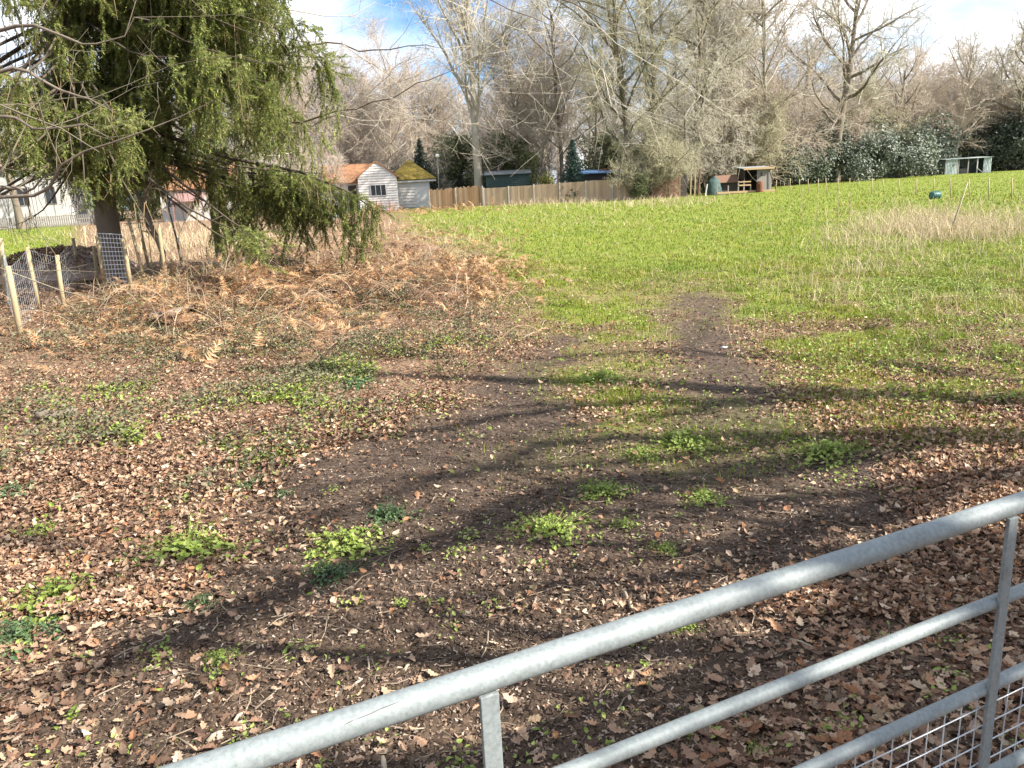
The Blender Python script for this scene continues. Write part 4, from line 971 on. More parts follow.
b = np.array([-12.6, 13.2, float(height(-12.6, 13.2))])
custom_tree('bare_tree', 'bare tree at the left edge whose pale twigs cross in front of the spruce', b,
            [(0, 0, -.1, .14), (.05, 0, 2.5, .11), (-.1, .1, 5, .09), (.1, 0, 9, .04)],
            [[(0, 0, 2.2, .04), rel(20, 200, 13, .03), rel(90, 150, 12.6, .016), rel(215, 100, 12.4, .006)], [(0, 0, 3, .05), rel(10, 65, 13, .03), rel(60, 88, 12.6, .018), rel(115, 112, 12.4, .005)],
             [(0, 0, 3.4, .05), rel(10, 20, 12.6, .03), rel(90, 45, 12, .014), rel(150, 20, 12, .005)], [(0, 0, 2, .05), rel(-10, 188, 13.4, .04), rel(30, 190, 13.4, .02), rel(66, 168, 13, .006)],
             [(0, 0, 2.6, .05), rel(0, 110, 13.4, .03), rel(50, 128, 13, .015), rel(130, 135, 12.6, .005)]], M['bark_brown'], M['twig_dark'], 62, dict(NEARP, nc=[3, 3, 3, 3]), nsub=3)
# bare oak outside the frame on the right: its limbs throw the shadow bands over the track
def cst(px, py, z):       # where a limb must be, at height z, to shade the ground seen at (px,py)
    g0 = G(px, py); t = (z - g0[2]) / sun_dir[2]; return g0 + sun_dir * t
tb = np.array([12.2, 3.2, float(height(12.2, 3.2))])
def lm(*pp): return [(tb * 0 + np.array([0, 0, 3.2])).tolist() + [.24]] + [list(cst(px, py, z) - tb) + [r_] for px, py, z, r_ in pp]
BANDP = dict(OAKP, nc=[5, 5, 4, 4], rmin=.006, len=[.6, .5, .5, .5])
custom_tree('bare_oak', 'large bare oak beyond the right side of the gate, shading the track', tb,
            [(0, 0, -.2, .5), (0, .1, 1.5, .36), (0, 0, 3.2, .30), (.1, .2, 6, .24), (-.2, .3, 9, .16), (.2, .1, 13, .05)],
            [lm((980, 440, 5.5, .2), (720, 475, 7.0, .17), (560, 497, 8.0, .15), (440, 545, 9.0, .12), (300, 590, 9.6, .09), (80, 690, 11, .03)),
             lm((1000, 400, 6.0, .13), (760, 400, 7.6, .11), (600, 405, 8.8, .09), (460, 425, 9.8, .07), (300, 445, 10.8, .03)),
             lm((1000, 560, 4.6, .2), (900, 560, 5.2, .17), (850, 620, 5.6, .12), (720, 690, 6.6, .08), (560, 760, 7.4, .04)),
             lm((960, 480, 5.4, .14), (850, 520, 6.4, .1), (640, 580, 7.6, .06), (420, 600, 9, .03)),
             lm((1020, 590, 4.5, .22), (930, 650, 4.9, .2), (800, 720, 5.6, .16), (640, 790, 6.4, .1)),
             lm((1023, 660, 4.2, .18), (940, 735, 4.7, .14), (860, 800, 5.2, .08)),
             lm((1000, 380, 7, .12), (800, 360, 9, .08), (680, 350, 10, .05), (520, 360, 11.5, .03)),
             lm((560, 440, 9, .08), (380, 500, 10.5, .05), (200, 560, 11.5, .05), (20, 600, 12.5, .03))],
            M['bark_brown'], M['twig_grey'], 63, BANDP, 4)

# saplings / thin trunks standing among the dry grass
SAPP = dict(SCRUBP, nc=[5, 5, 4], rmin=.004)
for i, (bx, by, tx, ty, r_, lab) in enumerate([(163, 283, 154, 190, .085, 'dark crooked sapling trunk just right of the wire tree guard'), (183, 268, 180, 180, .04, 'thin sapling behind the dry grass between the guard and the slender tree'),
                                       (283, 262, 286, 190, .03, 'thin dark sapling under the hanging spruce twigs')]):
    p = G(bx, by); q = P_at(tx, ty, p[1]) - p
    rnd = random.Random(80 + i); B = Br(); root = thing('sapling', lab, 'tree', p)
    grow(B, (0, 0, -.05), unit(tuple(q)), float(np.linalg.norm(q)) * 1.5, r_, 0, SAPP, rnd)
    link('trunk', B.mesh((0, 1), 'trunk'), M['bark_brown'], root); link('crown', B.mesh((2, 3), 'crown'), M['twig_olive'], root)

# ------------------------------------------------------------------ left fence
fpost = [(20, 336, 8, 266, .048), (6, 300, 1, 238, .044), (40, 308, 27, 247, .042), (64, 308, 57, 255, .042), (80, 280, 73, 238, .042), (98, 284, 94, 246, .045)]
ps = [G(a, b_) for a, b_, *_ in fpost]
fe = thing('wire_fence', 'leaning round wooden posts with slack wire netting along the garden edge at left', 'fence', ps[0])
tops = []
for (a, b_, tx, ty, r_), p in zip(fpost, ps):
    q = P_at(tx, ty, p[1]); tops.append(q)
    m_ = MB(); m_.tube([p - ps[0] + [0, 0, -.3], (p + q) / 2 - ps[0] + rng.normal(0, .008, 3), q - ps[0]], (r_ * 1.05, r_, r_ * .95), 10); m_.build('post', M['post'], fe, True)
wm = MB()
order = [0, 2, 3, 4, 5]
for i0, i1 in [(1, 0)] + list(zip(order[:-1], order[1:])):
    for k in range(7):
        t = .08 + .88 * k / 6; a = ps[i0] + (tops[i0] - ps[i0]) * t - ps[0]; c = ps[i1] + (tops[i1] - ps[i1]) * t - ps[0]
        mid = (a + c) / 2 - np.array([0, 0, .03]); wm.tube([a, mid, c], .0022, 4, False)
    for k in range(1, 12):
        t = k / 12; lo_ = ps[i0] * (1 - t) + ps[i1] * t - ps[0]; hi = tops[i0] * (1 - t) + tops[i1] * t - ps[0]; wm.tube([lo_ * .92 + hi * .08, lo_ * .04 + hi * .96], .0018, 4, False)
wm.build('wire_netting', M['wire'], fe)
# wire tree guard
gl, gr_ = G(106, 292), G(131, 288)
tg = thing('tree_guard', 'pale wire mesh tree guard on two stakes in front of the spruce trunk', 'tree guard', gl)
tl, tr_ = P_at(97, 236, gl[1]), P_at(123, 238, gr_[1])
for p, q in ((gl, tl), (gr_, tr_)): MB().tube([p - gl + [0, 0, -.2], q - gl], (.05, .045), 9).build('stake', M['post'], tg, True)
gm = MB()
for k in range(12):
    t = .12 + .93 * k / 11; gm.tube([gl * (1 - t) + tl * t - gl, gr_ * (1 - t) + tr_ * t - gl + [0, 0, .02]], .007, 5, False)
for k in range(9):
    t = k / 8; lo_ = gl * (1 - t) + gr_ * t - gl; hi = tl * (1 - t) + tr_ * t - gl; gm.tube([lo_ * .88 + hi * .12, lo_ * -.04 + hi * 1.04 + [0, 0, .02]], .005, 5, False)
gm.build('wire_mesh', M['guard_wire'], tg)
for i, (bx, by, tx, ty, lab) in enumerate([(150, 272, 137, 214, 'leaning pale stake just right of the tree guard'), (146, 285, 128, 218, 'long slanting stake propped behind the tree guard'),
                                          (167, 286, 158, 222, 'pale stake leaning on the dark crooked sapling'), (88, 262, 84, 226, 'short stake left of the spruce trunk'), (152, 265, 146, 200, 'upright stake in the dry grass right of the spruce trunk'),
                                          (229, 262, 222, 205, 'slim stake beside the slender bare tree')]):
    p = G(bx, by); q = P_at(tx, ty, p[1]) - p
    m_ = MB(); m_.tube([(0, 0, -.2), tuple(q * .5 + rng.normal(0, .01, 3)), tuple(q)], (.045, .042, .036), 8); o = m_.build('stake', M['post'], None, True); o.location = p; tag(o, lab, 'stake', 'wooden stakes by the spruce')
# leaf heap behind the fence
def mound(name, c, rx, ry, hz, mat_, label, cat, seed, k=28):
    r2 = np.random.default_rng(seed); V = []; 
    for j in range(k // 2 + 1):
        for i in range(k):
            a = 2 * math.pi * i / k; t = j / (k // 2); rr = math.sin(t * math.pi / 2); z = math.cos(t * math.pi / 2)
            f = 1 + .25 * (float(fbm(c[0] + math.cos(a) * rr * 3, c[1] + math.sin(a) * rr * 3 + z * 2, 1.1, seed)) - .5) * 2
            V.append((rx * rr * math.cos(a) * f, ry * rr * math.sin(a) * f, hz * z * f - .05))
    Q = [[j * k + i, (j + 1) * k + i, (j + 1) * k + (i + 1) % k, j * k + (i + 1) % k] for j in range(k // 2) for i in range(k)]
    o = link(name, make_mesh(name, np.array(V), [np.array(Q)], True), mat_); o.location = tuple(c); return tag(o, label, cat)
c = col_at(62, 21.5, 270)
mound('leaf_heap', c, 2.0, 1.2, .75, M['leafpile'], 'heap of brown garden leaves behind the leaning fence posts', 'leaf heap', 3)
P = np.stack([c[0] + rng.normal(0, .95, 2600), c[1] + rng.normal(-.3, .55, 2600), np.zeros(2600)], -1)
rr2 = ((P[:, 0] - c[0]) / 2.0) ** 2 + ((P[:, 1] - c[1]) / 1.2) ** 2; P = P[rr2 < .95]; rr2 = rr2[rr2 < .95]; P[:, 2] = c[2] + .78 * np.sqrt(1 - rr2) + rng.uniform(-.03, .05, len(P)); n = len(P)
V, F_ = instance(SIMPLE, P - c, rng.uniform(.07, .14, n), rotmats(rng.uniform(0, 6.28, n), rng.normal(.4, .5, n), rng.uniform(0, 6.28, n)), rng.integers(0, 4, n))
o = link('dead_leaves', make_mesh('dead_leaves', V, F_), M['leaf'], bpy.data.objects['leaf_heap'])

# ------------------------------------------------------------------ buildings
def board_wall(B, x0, x1, z0, z1, y=0, step=.2, gable=None, dp=.07):
    """overlapping boards on a wall facing -y; gable=(peak_x, peak_z) clips above z1"""
    z = z0; top = gable[1] if gable else z1
    while z < top - .02:
        a = min(z + step, top); 
        def rng_x(zz):
            if gable is None or zz <= z1: return x0, x1
            f = (zz - z1) / (gable[1] - z1); return x0 + (gable[0] - x0) * f, x1 + (gable[0] - x1) * f
        l0, r0 = rng_x(z); l1, r1 = rng_x(a)
        V = [(l0, y - dp, z), (r0, y - dp, z), (r1, y - .004, a), (l1, y - .004, a), (l0, y, z), (r0, y, z)]
        B.add(V, [[0, 1, 2, 3], [4, 5, 1, 0]]); z = a
def window_part(parent, x0, x1, z0, z1, y, frame_mat, bars=(2, 1), glass='glass', name='window'):
    f = MB(); t = .06
    f.box(x0, x1, y - .05, y + .01, z0, z0 + t); f.box(x0, x1, y - .05, y + .01, z1 - t, z1); f.box(x0, x0 + t, y - .05, y + .01, z0 + t, z1 - t); f.box(x1 - t, x1, y - .05, y + .01, z0 + t, z1 - t)
    for k in range(1, bars[0]): xx = x0 + (x1 - x0) * k / bars[0]; f.box(xx - .025, xx + .025, y - .045, y + .005, z0 + t, z1 - t)
    o = f.build(name, frame_mat, parent)
    MB().box(x0 + t * .5, x1 - t * .5, y - .012, y - .002, z0 + t * .5, z1 - t * .5).build('pane', M[glass], o)
    return o
def slab_roof(B, pts, th=.1):
    P = np.array(pts, float); n = np.cross(P[1] - P[0], P[-1] - P[0]); n /= np.linalg.norm(n)
    if n[2] < 0: n = -n
    k = len(P); V = np.concatenate([P, P + n * th]); Q = []; T = []
    if k == 4: Q += [[3, 2, 1, 0], [4, 5, 6, 7]]
    else: T += [[2, 1, 0], [3, 4, 5]]
    for i in range(k): Q.append([i, (i + 1) % k, k + (i + 1) % k, k + i])
    B.add(V, Q, T)
# white gabled cottage
Yh = 79.0; sc_ = Yh / 774 * 1.0
cb = col_at(379, Yh, 200); cb[2] = P_at(379, 203, Yh)[2] + .0
hz = lambda py: P_at(379, py, Yh)[2] - cb[2]
ho = thing('gabled_cottage', 'white weatherboarded cottage with an orange tiled roof and a gable facing the field', 'cottage', cb, R(6))
w2 = 18.5 * sc_; ev = hz(177); pk = hz(161.5); 
B = MB(); board_wall(B, -w2, w2, -1.0, ev, 0, .24, (0, pk)); 
B.box(-w2, w2, .002, 6, -1.0, ev); B.build('wall', M['weatherboard'], ho)
B = MB(); o_ = .18
slab_roof(B, [(-w2 - o_, -.15, ev - .12), (0, -.15, pk), (0, 6, pk), (-w2 - o_, 6, ev - .12)], .12); slab_roof(B, [(w2 + o_, -.15, ev - .12), (w2 + o_, 6, ev - .12), (0, 6, pk), (0, -.15, pk)], .12)
B.build('roof', M['tile_orange'], ho)
window_part(ho, -.75, .8, hz(196), hz(184.5), -.085, M['paint_white'], (3, 1))
B = MB(); xl = -w2 - 3.4
B.box(xl, -w2 - .003, 1.2, 5.5, -1, hz(181)); B.build('side_wall', M['weatherboard'], ho)
B = MB(); slab_roof(B, [(xl - .25, .9, hz(182)), (-w2 + .5, .9, hz(182)), (-w2 + 1.6, 3.4, hz(162.5)), (xl - .25, 3.4, hz(162.5))], .12); slab_roof(B, [(xl - .25, 5.9, hz(182)), (xl - .25, 3.4, hz(162.5)), (-w2 + 1.6, 3.4, hz(162.5)), (-w2 + .5, 5.9, hz(182))], .12)
B.build('side_roof', M['tile_orange'], ho)
window_part(ho, xl + .5, xl + 1.7, .3, hz(184), 1.17, M['paint_white'], (2, 1)); 
dm = MB(); dm.box(xl + 2.3, xl + 3.1, 1.13, 1.19, -1, hz(184)); dm.build('door', M['dark_wood'], ho)
# mossy roofed outbuilding
cb = col_at(414, 82, 200); Yh = 82; cb[2] = P_at(414, 200, Yh)[2]; hz = lambda py: P_at(414, py, Yh)[2] - cb[2]; s2 = Yh / 774
ou = thing('outbuilding', 'pale outbuilding with a mossy yellow pyramid roof right of the gabled cottage', 'outbuilding', cb, R(4))
x0, x1 = (391 - 414) * s2, (432 - 414) * s2
B = MB(); board_wall(B, x0 + .2, x1 - 1.6 - .1, -1, hz(178), 0, .3); B.box(x0 + .2, x1 - .2, .002, 4.5, -1, hz(178)); B.build('wall', M['weatherboard'], ou)
B = MB(); ex0, ex1, ez, az, ax = x0 - .15, x1 + .55, hz(180), hz(159), (411 - 414) * s2; ap = (ax, 2.2, az)
for a, b_ in (((ex0, -.4, ez), (ex1, -.4, ez)), ((ex1, -.4, ez), (ex1, 4.9, ez)), ((ex1, 4.9, ez), (ex0, 4.9, ez)), ((ex0, 4.9, ez), (ex0, -.4, ez))): slab_roof(B, [a, b_, ap], .1)
B.build('roof', M['tile_moss'], ou)
MB().box(x1 - 1.75, x1 - .25, -.06, -.003, -.8, hz(182.5)).build('garage_door', M['paint_white'], ou)
MB().box(ex0 + .05, ex1 - .05, -.36, -.28, ez - .2, ez - .03).build('fascia', M['paint_white'], ou)
# globe lamp
p = col_at(438.5, 80, 190); q = P_at(437.5, 157, 80) - p
la = thing('lamp_post', 'white globe lamp on a thin post behind the orange boarded fence', 'lamp', p)
MB().tube([(0, 0, -.1), (q[0] * .5, 0, q[2] * .5), (q[0], 0, q[2])], .05, 8).build('pole', M['grey_wood'], la, True)
def uv(c, r, k=14):
    V = []; 
    for j in range(k // 2 + 1):
        for i in range(k):
            th = math.pi * j / (k // 2); a = 2 * math.pi * i / k; V.append((c[0] + r[0] * math.sin(th) * math.cos(a), c[1] + r[1] * math.sin(th) * math.sin(a), c[2] + r[2] * math.cos(th)))
    return V, [[j * k + i, (j + 1) * k + i, (j + 1) * k + (i + 1) % k, j * k + (i + 1) % k] for j in range(k // 2) for i in range(k)]
MB().add(*uv((q[0], 0, q[2] + .12), (.2, .2, .18))).build('globe', M['lamp_glass'], la, True)
# orange tiled house behind the spruce
cb = col_at(196, 76, 200); Yh = 76; cb[2] = P_at(196, 212, Yh)[2]; hz = lambda py: P_at(196, py, Yh)[2] - cb[2]
ot = thing('tiled_house', 'orange tiled house with a brown porch roof half hidden behind the spruce', 'house', cb, R(8))
B = MB(); B.box(-3.2, 3.2, 0, 6, -1, hz(188)); B.build('wall', M['render_white'], ot)
B = MB(); slab_roof(B, [(-3.5, -.3, hz(190)), (3.5, -.3, hz(190)), (3.5, 3, hz(160)), (-3.5, 3, hz(160))], .12); slab_roof(B, [(3.5, 6.3, hz(190)), (-3.5, 6.3, hz(190)), (-3.5, 3, hz(160)), (3.5, 3, hz(160))], .12); B.build('roof', M['tile_orange'], ot)
B = MB(); slab_roof(B, [(-1.8, -1.9, hz(202)), (1.0, -1.9, hz(202)), (1.0, -.02, hz(193)), (-1.8, -.02, hz(193))], .1)
for xx in (-1.7, .9): B.box(xx - .06, xx + .06, -1.8, -1.68, -1, hz(202.5))
B.build('porch', M['tile_brown'], ot)
window_part(ot, -2.7, -1.9, .5, 1.6, -.002, M['paint_white'], (2, 1))
# white house at the left edge with picket fence
cb = col_at(5, 88, 215); cb[2] = float(height(cb[0], 88)); Yh = 88; hz = lambda py: P_at(20, py, Yh)[2] - cb[2]
wh = thing('white_house', 'white rendered house with small paned windows behind the lawn at the left edge', 'house', cb, R(10))
B = MB(); B.box(-9, 6.4, 0, 8, -.5, hz(170)); B.build('wall', M['render_white'], wh)
B = MB(); slab_roof(B, [(-9.4, -.4, hz(171)), (6.8, -.4, hz(171)), (6.8, 4, hz(140)), (-9.4, 4, hz(140))], .15); slab_roof(B, [(6.8, 8.4, hz(171)), (-9.4, 8.4, hz(171)), (-9.4, 4, hz(140)), (6.8, 4, hz(140))], .15); B.build('roof', M['tile_brown'], wh)
for a in (-5, -1.5, 1.6, 4.4): window_part(wh, a, a + 1.15, hz(206), hz(188), -.003, M['grey_wood'], (2, 1))
a, b_ = col_at(-60, 80, 220), col_at(100, 80, 220); pf = thing('picket_fence', 'low grey picket fence between the lawn and the white house', 'fence', a)
L = b_[0] - a[0]; B = MB()
for xx in np.arange(0, L, .22): B.box(xx, xx + .13, -.02, .0, .05, 1.15)
B.build('pickets', M['grey_wood'], pf); B = MB(); B.box(0, L, .002, .05, .25, .33); B.box(0, L, .002, .05, .72, .80); B.build('fence_rails', M['weatherboard'], pf)

# ------------------------------------------------------------------ board fence behind the field
def fence_run(name, label, px0, px1, Y0, Y1, py0, py1, hts, mat_, npost, seed, picket=False):
    a = P_at(px0, py0, Y0); b_ = P_at(px1, py1, Y1); a[2] = float(height(a[0], a[1])); b_[2] = float(height(b_[0], b_[1])); a = a; d = b_ - a; L = math.hypot(d[0], d[1]); rz = math.atan2(d[1], d[0])
    f = thing(name, label, 'fence', a, rz); rnd = random.Random(seed)
    seg = L / npost; slope = d[2] / L
    for k in range(npost):
        B = MB(); x = k * seg + .07; hh = hts[0] + (hts[1] - hts[0]) * k / max(1, npost - 1)
        while x < (k + 1) * seg - .07:
            w = min(rnd.uniform(.12, .16), (k + 1) * seg - .06 - x); z = slope * x
            dz = rnd.uniform(-.1, .12) if picket else rnd.uniform(-.012, .012)
            B.box(x, x + w - .008, -.02 + rnd.uniform(0, .012), .012, z - .2, z + hh + dz); x += w
        B.box(k * seg + .07, (k + 1) * seg - .07, .013, .06, slope * k * seg + .4, slope * k * seg + .5); B.box(k * seg + .07, (k + 1) * seg - .07, .013, .06, slope * k * seg + hh - .35, slope * k * seg + hh - .25)
        B.build('panel', mat_, f)
    for k in range(npost + 1):
        z = slope * k * seg; hh = hts[0] + (hts[1] - hts[0]) * k / max(1, npost)
        MB().box(k * seg - .045, k * seg + .045, -.06, .06, z - .2, z + hh + .05).build('post', M['concrete'], f)
    return f
fence_run('board_fence', 'long brown panel fence with pale concrete posts at the back of the field', 484, 640, 74, 70, 200, 196, (1.6, 1.85), M['fence_panel'], 6, 1)
fence_run('picket_boards', 'short ragged orange boarded fence between the outbuilding and the long panel fence', 430, 483, 76, 74.4, 204, 201, (1.75, 1.8), M['fence_orange'], 2, 2, True)
# small green shed and blue roofed shed behind the fence
def shed(name, label, px0, px1, pyt, pyb, Y, wallm, roofm, seed):
    a = P_at(px0, pyb, Y); b_ = P_at(px1, pyb, Y); w = b_[0] - a[0]; h = P_at(px0, pyt, Y)[2] - float(height(a[0], Y)); a[2] = float(height(a[0], Y))
    s = thing(name, label, 'shed', a); B = MB(); B.box(0, w, 0, 2.2, -.2, h - .12)
    board_wall(B, 0, w, -.2, h - .14, -.002, .18); B.build('wall', wallm, s)
    B = MB(); slab_roof(B, [(-.15, -.25, h - .14), (w + .15, -.25, h - .14), (w + .15, 2.4, h + .25), (-.15, 2.4, h + .25)], .07); B.build('roof', roofm, s); return s
shed('garden_shed', 'small dark green shed with a grey roof showing over the panel fence', 487, 531, 174, 200, 80, M['felt_green'], M['felt_grey'], 1)
s = shed('low_shed', 'low shed with blue sheeted roof showing over the right end of the panel fence', 578, 632, 173, 198, 76, M['dark_wood'], M['blue_tarp'], 2)
B = MB(); p = P_at(600, 170, 77) - np.array(s.location)
for k in range(9): B.box(p[0] + k * .38, p[0] + k * .38 + .3, 1.0, 1.6, p[2] - .1, p[2] + .1 + .05 * (k % 3))
o = B.build('roof_tiles', M['tile_orange'], None); o.location = s.location; tag(o, 'row of loose orange tiles laid along the blue roofed shed', 'roof tiles')
# pale blue cover by the cottage
c = col_at(325, 60, 205); c[2] -= .1
mound('covered_trailer', c, .85, .8, 1.35, M['blue_pale'], 'pale blue covered mound beside the cottage behind the spruce branch', 'cover', 9, 20)
# brown board pieces right of the fence
pa = P_at(652, 196, 70); pa[2] = float(height(pa[0], 70)); 
bp_ = thing('board_barrier', 'reddish brown board barrier with a sloping top right of the panel fence', 'fence', pa); B = MB(); wtot = 28 * 70 / 774
for k in range(13):
    xx = wtot * k / 13; B.box(xx, xx + wtot / 13 - .012, -.02 + .012 * (k % 2), .02 + .012 * (k % 2), -.2, .75 + 1.5 * k / 12 + .08 * (k % 3))
B.build('boards', M['brown_board'], bp_); MB().box(0, wtot, .034, .09, .3, .4).build('cross_rail', M['dark_wood'], bp_)
for i, (px, w, h, mt_, lab) in enumerate([(684, .5, 2.3, 'dark_wood', 'broad dark upright post at the end of the brown board barrier'), (690.5, .14, 2.5, 'post', 'left of two tan poles beside the dark upright post'), (694.5, .16, 2.6, 'post', 'right of two tan poles beside the dark upright post'), (698, .35, 2.2, 'brown_board', 'short brown plank standing right of the tan poles'), (705, .12, 1.0, 'paint_white', 'short white marker post left of the teal heap')]):
    p = P_at(px, 192, 71); p[2] = float(height(p[0], 71)); m_ = MB(); m_.bar((0, 0, -.2), (.05 * i, 0, h), w, .1); o = m_.build('upright_post', M[mt_]); o.location = p; tag(o, lab, 'post')
c = col_at(713.5, 72, 186); mound('covered_heap', c, .8, .7, 1.6, M['teal'], 'teal sheeted heap left of the low brown coop', 'heap', 12, 18)
# open field shelter
pa = P_at(744, 190, 72); pa[2] = float(height(pa[0], 72)); s3 = 72 / 774; fs = thing('field_shelter', 'open fronted wooden field shelter with a plywood roof edge in front of the scrub', 'shelter', pa); wd_ = 26.5 * s3; h = 2.15
B = MB(); B.box(0, .06, 0, 2.2, -.1, h - .15); B.box(0, wd_, 2.2, 2.26, -.1, h + .02); B.box(wd_ - .06, wd_, 0, 2.2, -.1, h - .15); B.build('wall', M['dark_wood'], fs)
B = MB(); 
for k in range(8): B.box(wd_ * .46 + k * (wd_ * .54 / 8), wd_ * .46 + (k + 1) * (wd_ * .54 / 8) - .012, -.03, -.002, -.1, h - .17)
B.build('front_boarding', M['grey_wood'], fs)
B = MB(); slab_roof(B, [(-.15, -.3, h - .1), (wd_ + .12, -.3, h - .1), (wd_ + .12, 2.5, h + .1), (-.15, 2.5, h + .1)], .06); B.build('roof', M['felt_grey'], fs)
MB().box(-.16, wd_ + .13, -.335, -.305, h - .16, h + .02).build('roof_edge', M['ply'], fs)
B = MB(); B.bar((wd_ * .62, -.06, h - .4), (wd_ * .62 + .02, -.06, h - .75), .3, .05); B.bar((wd_ - .25, -.08, h - .3), (wd_ + .35, -.3, .1), .07, .07); B.build('brace', M['dark_wood'], fs)
p = P_at(759.5, 189, 70.8); p[2] = float(height(p[0], 70.8)); o = MB().tube([(0, 0, 0), (0, 0, .05), (0, 0, .45), (0, 0, .5), (0, 0, .9), (0, 0, .95)], (.27, .29, .27, .29, .27, .27), 16).build('barrel', M['rust'], None, True); o.location = p; tag(o, 'rusty red barrel standing before the field shelter', 'barrel')
# coop and small pen
pa = P_at(718, 189, 72.5); pa[2] = float(height(pa[0], 72.5)); co = thing('coop', 'low brown roofed coop between the teal heap and the field shelter', 'coop', pa); wc = 19 * s3
B = MB(); B.box(0, wc, 0, 1.4, 0, 1.0); B.build('wall', M['dark_wood'], co)
B = MB(); slab_roof(B, [(-.1, -.2, 1.0), (wc + .1, -.2, 1.0), (wc + .1, .8, 1.65), (-.1, .8, 1.65)], .06); slab_roof(B, [(wc + .1, 1.7, 1.0), (-.1, 1.7, 1.0), (-.1, .8, 1.65), (wc + .1, .8, 1.65)], .06); B.build('roof', M['brown_board'], co)
pa = P_at(717, 190, 71); pa[2] = float(height(pa[0], 71)); pe = thing('pen_fence', 'pale timber pen rails in front of the coop and field shelter', 'fence', pa); 
for xx, hh in ((0, .9), (1.0, .8), (1.9, 1.15), (2.4, 1.15), (3.0, .7)): MB().box(xx - .05, xx + .05, -.05, .05, -.1, hh).build('post', M['grey_wood'], pe)
B = MB(); B.box(0, 5.2, -.08, -.052, .1, .28); B.box(1.9, 3.0, -.08, -.052, .7, .82); B.box(1.9, 3.0, -.08, -.052, 1.0, 1.1); B.build('fence_rails', M['ply'], pe)
# tin shed on the right
Y = 97; s4 = Y / 774; pa = P_at(944.5, 176.5, Y); zg = pa[2]; ground_z = float(height(pa[0], Y)); pa[2] = min(zg, ground_z)
ts = thing('tin_shed', 'grey green corrugated tin shed with an open front on the far right of the field', 'shed', pa, R(1)); wd_ = 45 * s4; h = P_at(944.5, 159.5, Y)[2] - pa[2]
def corr(B, x0, x1, y, z0, z1):
    n_ = int((x1 - x0) / .045); xx = np.linspace(x0, x1, n_ + 1); yy = y + .022 * np.sin(np.arange(n_ + 1) * math.pi / 2)
    V = [(a, c_, z0) for a, c_ in zip(xx, yy)] + [(a, c_, z1) for a, c_ in zip(xx, yy)]; B.add(V, [[i, i + 1, n_ + 2 + i, n_ + 1 + i] for i in range(n_)])
B = MB(); corr(B, 0, wd_ * .27, 0, -.2, h - .08); B.build('side_panel', M['tin'], ts); B = MB(); corr(B, wd_ * .83, wd_, -.02, -.2, h); B.build('side_panel', M['tin'], ts)
B = MB(); B.box(0, wd_, 2.5, 2.55, -.2, h + .05); B.box(0, .05, .05, 2.5, -.2, h - .1); B.box(wd_ - .05, wd_, .05, 2.5, -.2, h - .06); B.build('wall', M['tin_dark'], ts)
B = MB(); slab_roof(B, [(-.1, -.2, h - .05), (wd_ + .1, -.2, h), (wd_ + .1, 2.8, h + .12), (-.1, 2.8, h + .08)], .05); B.build('roof', M['tin'], ts)
for xx in (.29, .5, .7): MB().box(wd_ * xx - .06, wd_ * xx + .06, -.02, .08, -.2, h - .08).build('post', M['paint_white'] if xx > .6 else M['grey_wood'], ts)
B = MB(); B.bar((wd_ * .7, -.1, .75), (wd_ * .86, -.1, .05), .12, .05); B.bar((wd_ * .86, -.1, .05), (wd_ * .995, -.1, .6), .1, .05); B.build('brace', M['paint_white'], ts)
B = MB(); B.box(wd_ * .33, wd_ * .62, 1.1, 1.15, -.1, .8); B.build('hurdle', M['grey_wood'], ts)

# ------------------------------------------------------------------ stakes, bale
STK = [(776, 189, 180), (790, 189, 178), (800, 190, 179), (809, 189, 179), (818, 189, 179), (827, 190, 178), (838, 191, 178), (849, 191, 178), (860, 191, 178), (872, 195, 178), (884.5, 194, 179), (900, 195, 179), (916, 195, 179), (933.5, 193, 179), (951, 198, 178), (970, 199, 179), (989, 199, 178), (1012, 200, 178), (1035, 201, 178)]
for i, (px, pb, pt) in enumerate(STK):
    p = G(px, pb); p = p if p[1] < 66 else col_at(px, 66 - 1.2 * i, pb); q = P_at(px + rng.normal(0, .8), pt, p[1]) - p; q[2] = max(q[2], .9)
    o = MB().tube([(0, 0, -.15), tuple(q * .5), tuple(q)], .028, 6).build('fence_stake', M['post'], None, True); o.location = p
    tag(o, 'slim brown stake in the row of thin fence stakes crossing the far field', 'stake', 'thin stakes in a row across the far field')
for i, (px, pb, pt, lab) in enumerate([(838, 226, 186, 'thin tall cane standing nearer than the stake row, left of the dry grass'), (850, 219, 192, 'thin short cane right of the tall cane by the dry grass'), (802, 225, 188, 'thin cane leftmost of the nearer canes in the field'), (817, 230, 192, 'thin cane between the leftmost and the tall cane')]):
    p = G(px, pb); q = P_at(px + 1, pt, p[1]) - p; o = MB().tube([(0, 0, -.1), tuple(q * .5 + rng.normal(0, .01, 3)), tuple(q)], (.012, .011, .008), 5).build('cane', M['post'], None, True); o.location = p; tag(o, lab, 'cane')
p = G(948, 236); q = P_at(968, 182, p[1]) - p
o = MB().tube([(0, 0, -.1), tuple(q * .5 + np.array([.02, 0, 0])), tuple(q)], (.028, .024, .014), 6).build('leaning_pole', M['stick'], None, True); o.location = p; tag(o, 'slanting bare pole rising out of the dry grass on the right', 'pole')
p = G(935, 199); r_ = 4.0 * p[1] / 774; ba = thing('wrapped_bale', 'small round green wrapped bale lying in the field before the dry grass', 'bale', p, .2)
B = MB(); n_ = 20; xs_ = [-1, -.97, -.85, -.4, 0, .4, .85, .97, 1]; B.tube([(a * r_ * 1.25, 0, r_ * .9) for a in xs_], [r_ * .6, r_ * .82, r_ * .97, r_, r_ * 1.01, r_, r_ * .97, r_ * .82, r_ * .6], 18); B.build('wrap', M['bale'], ba, True)
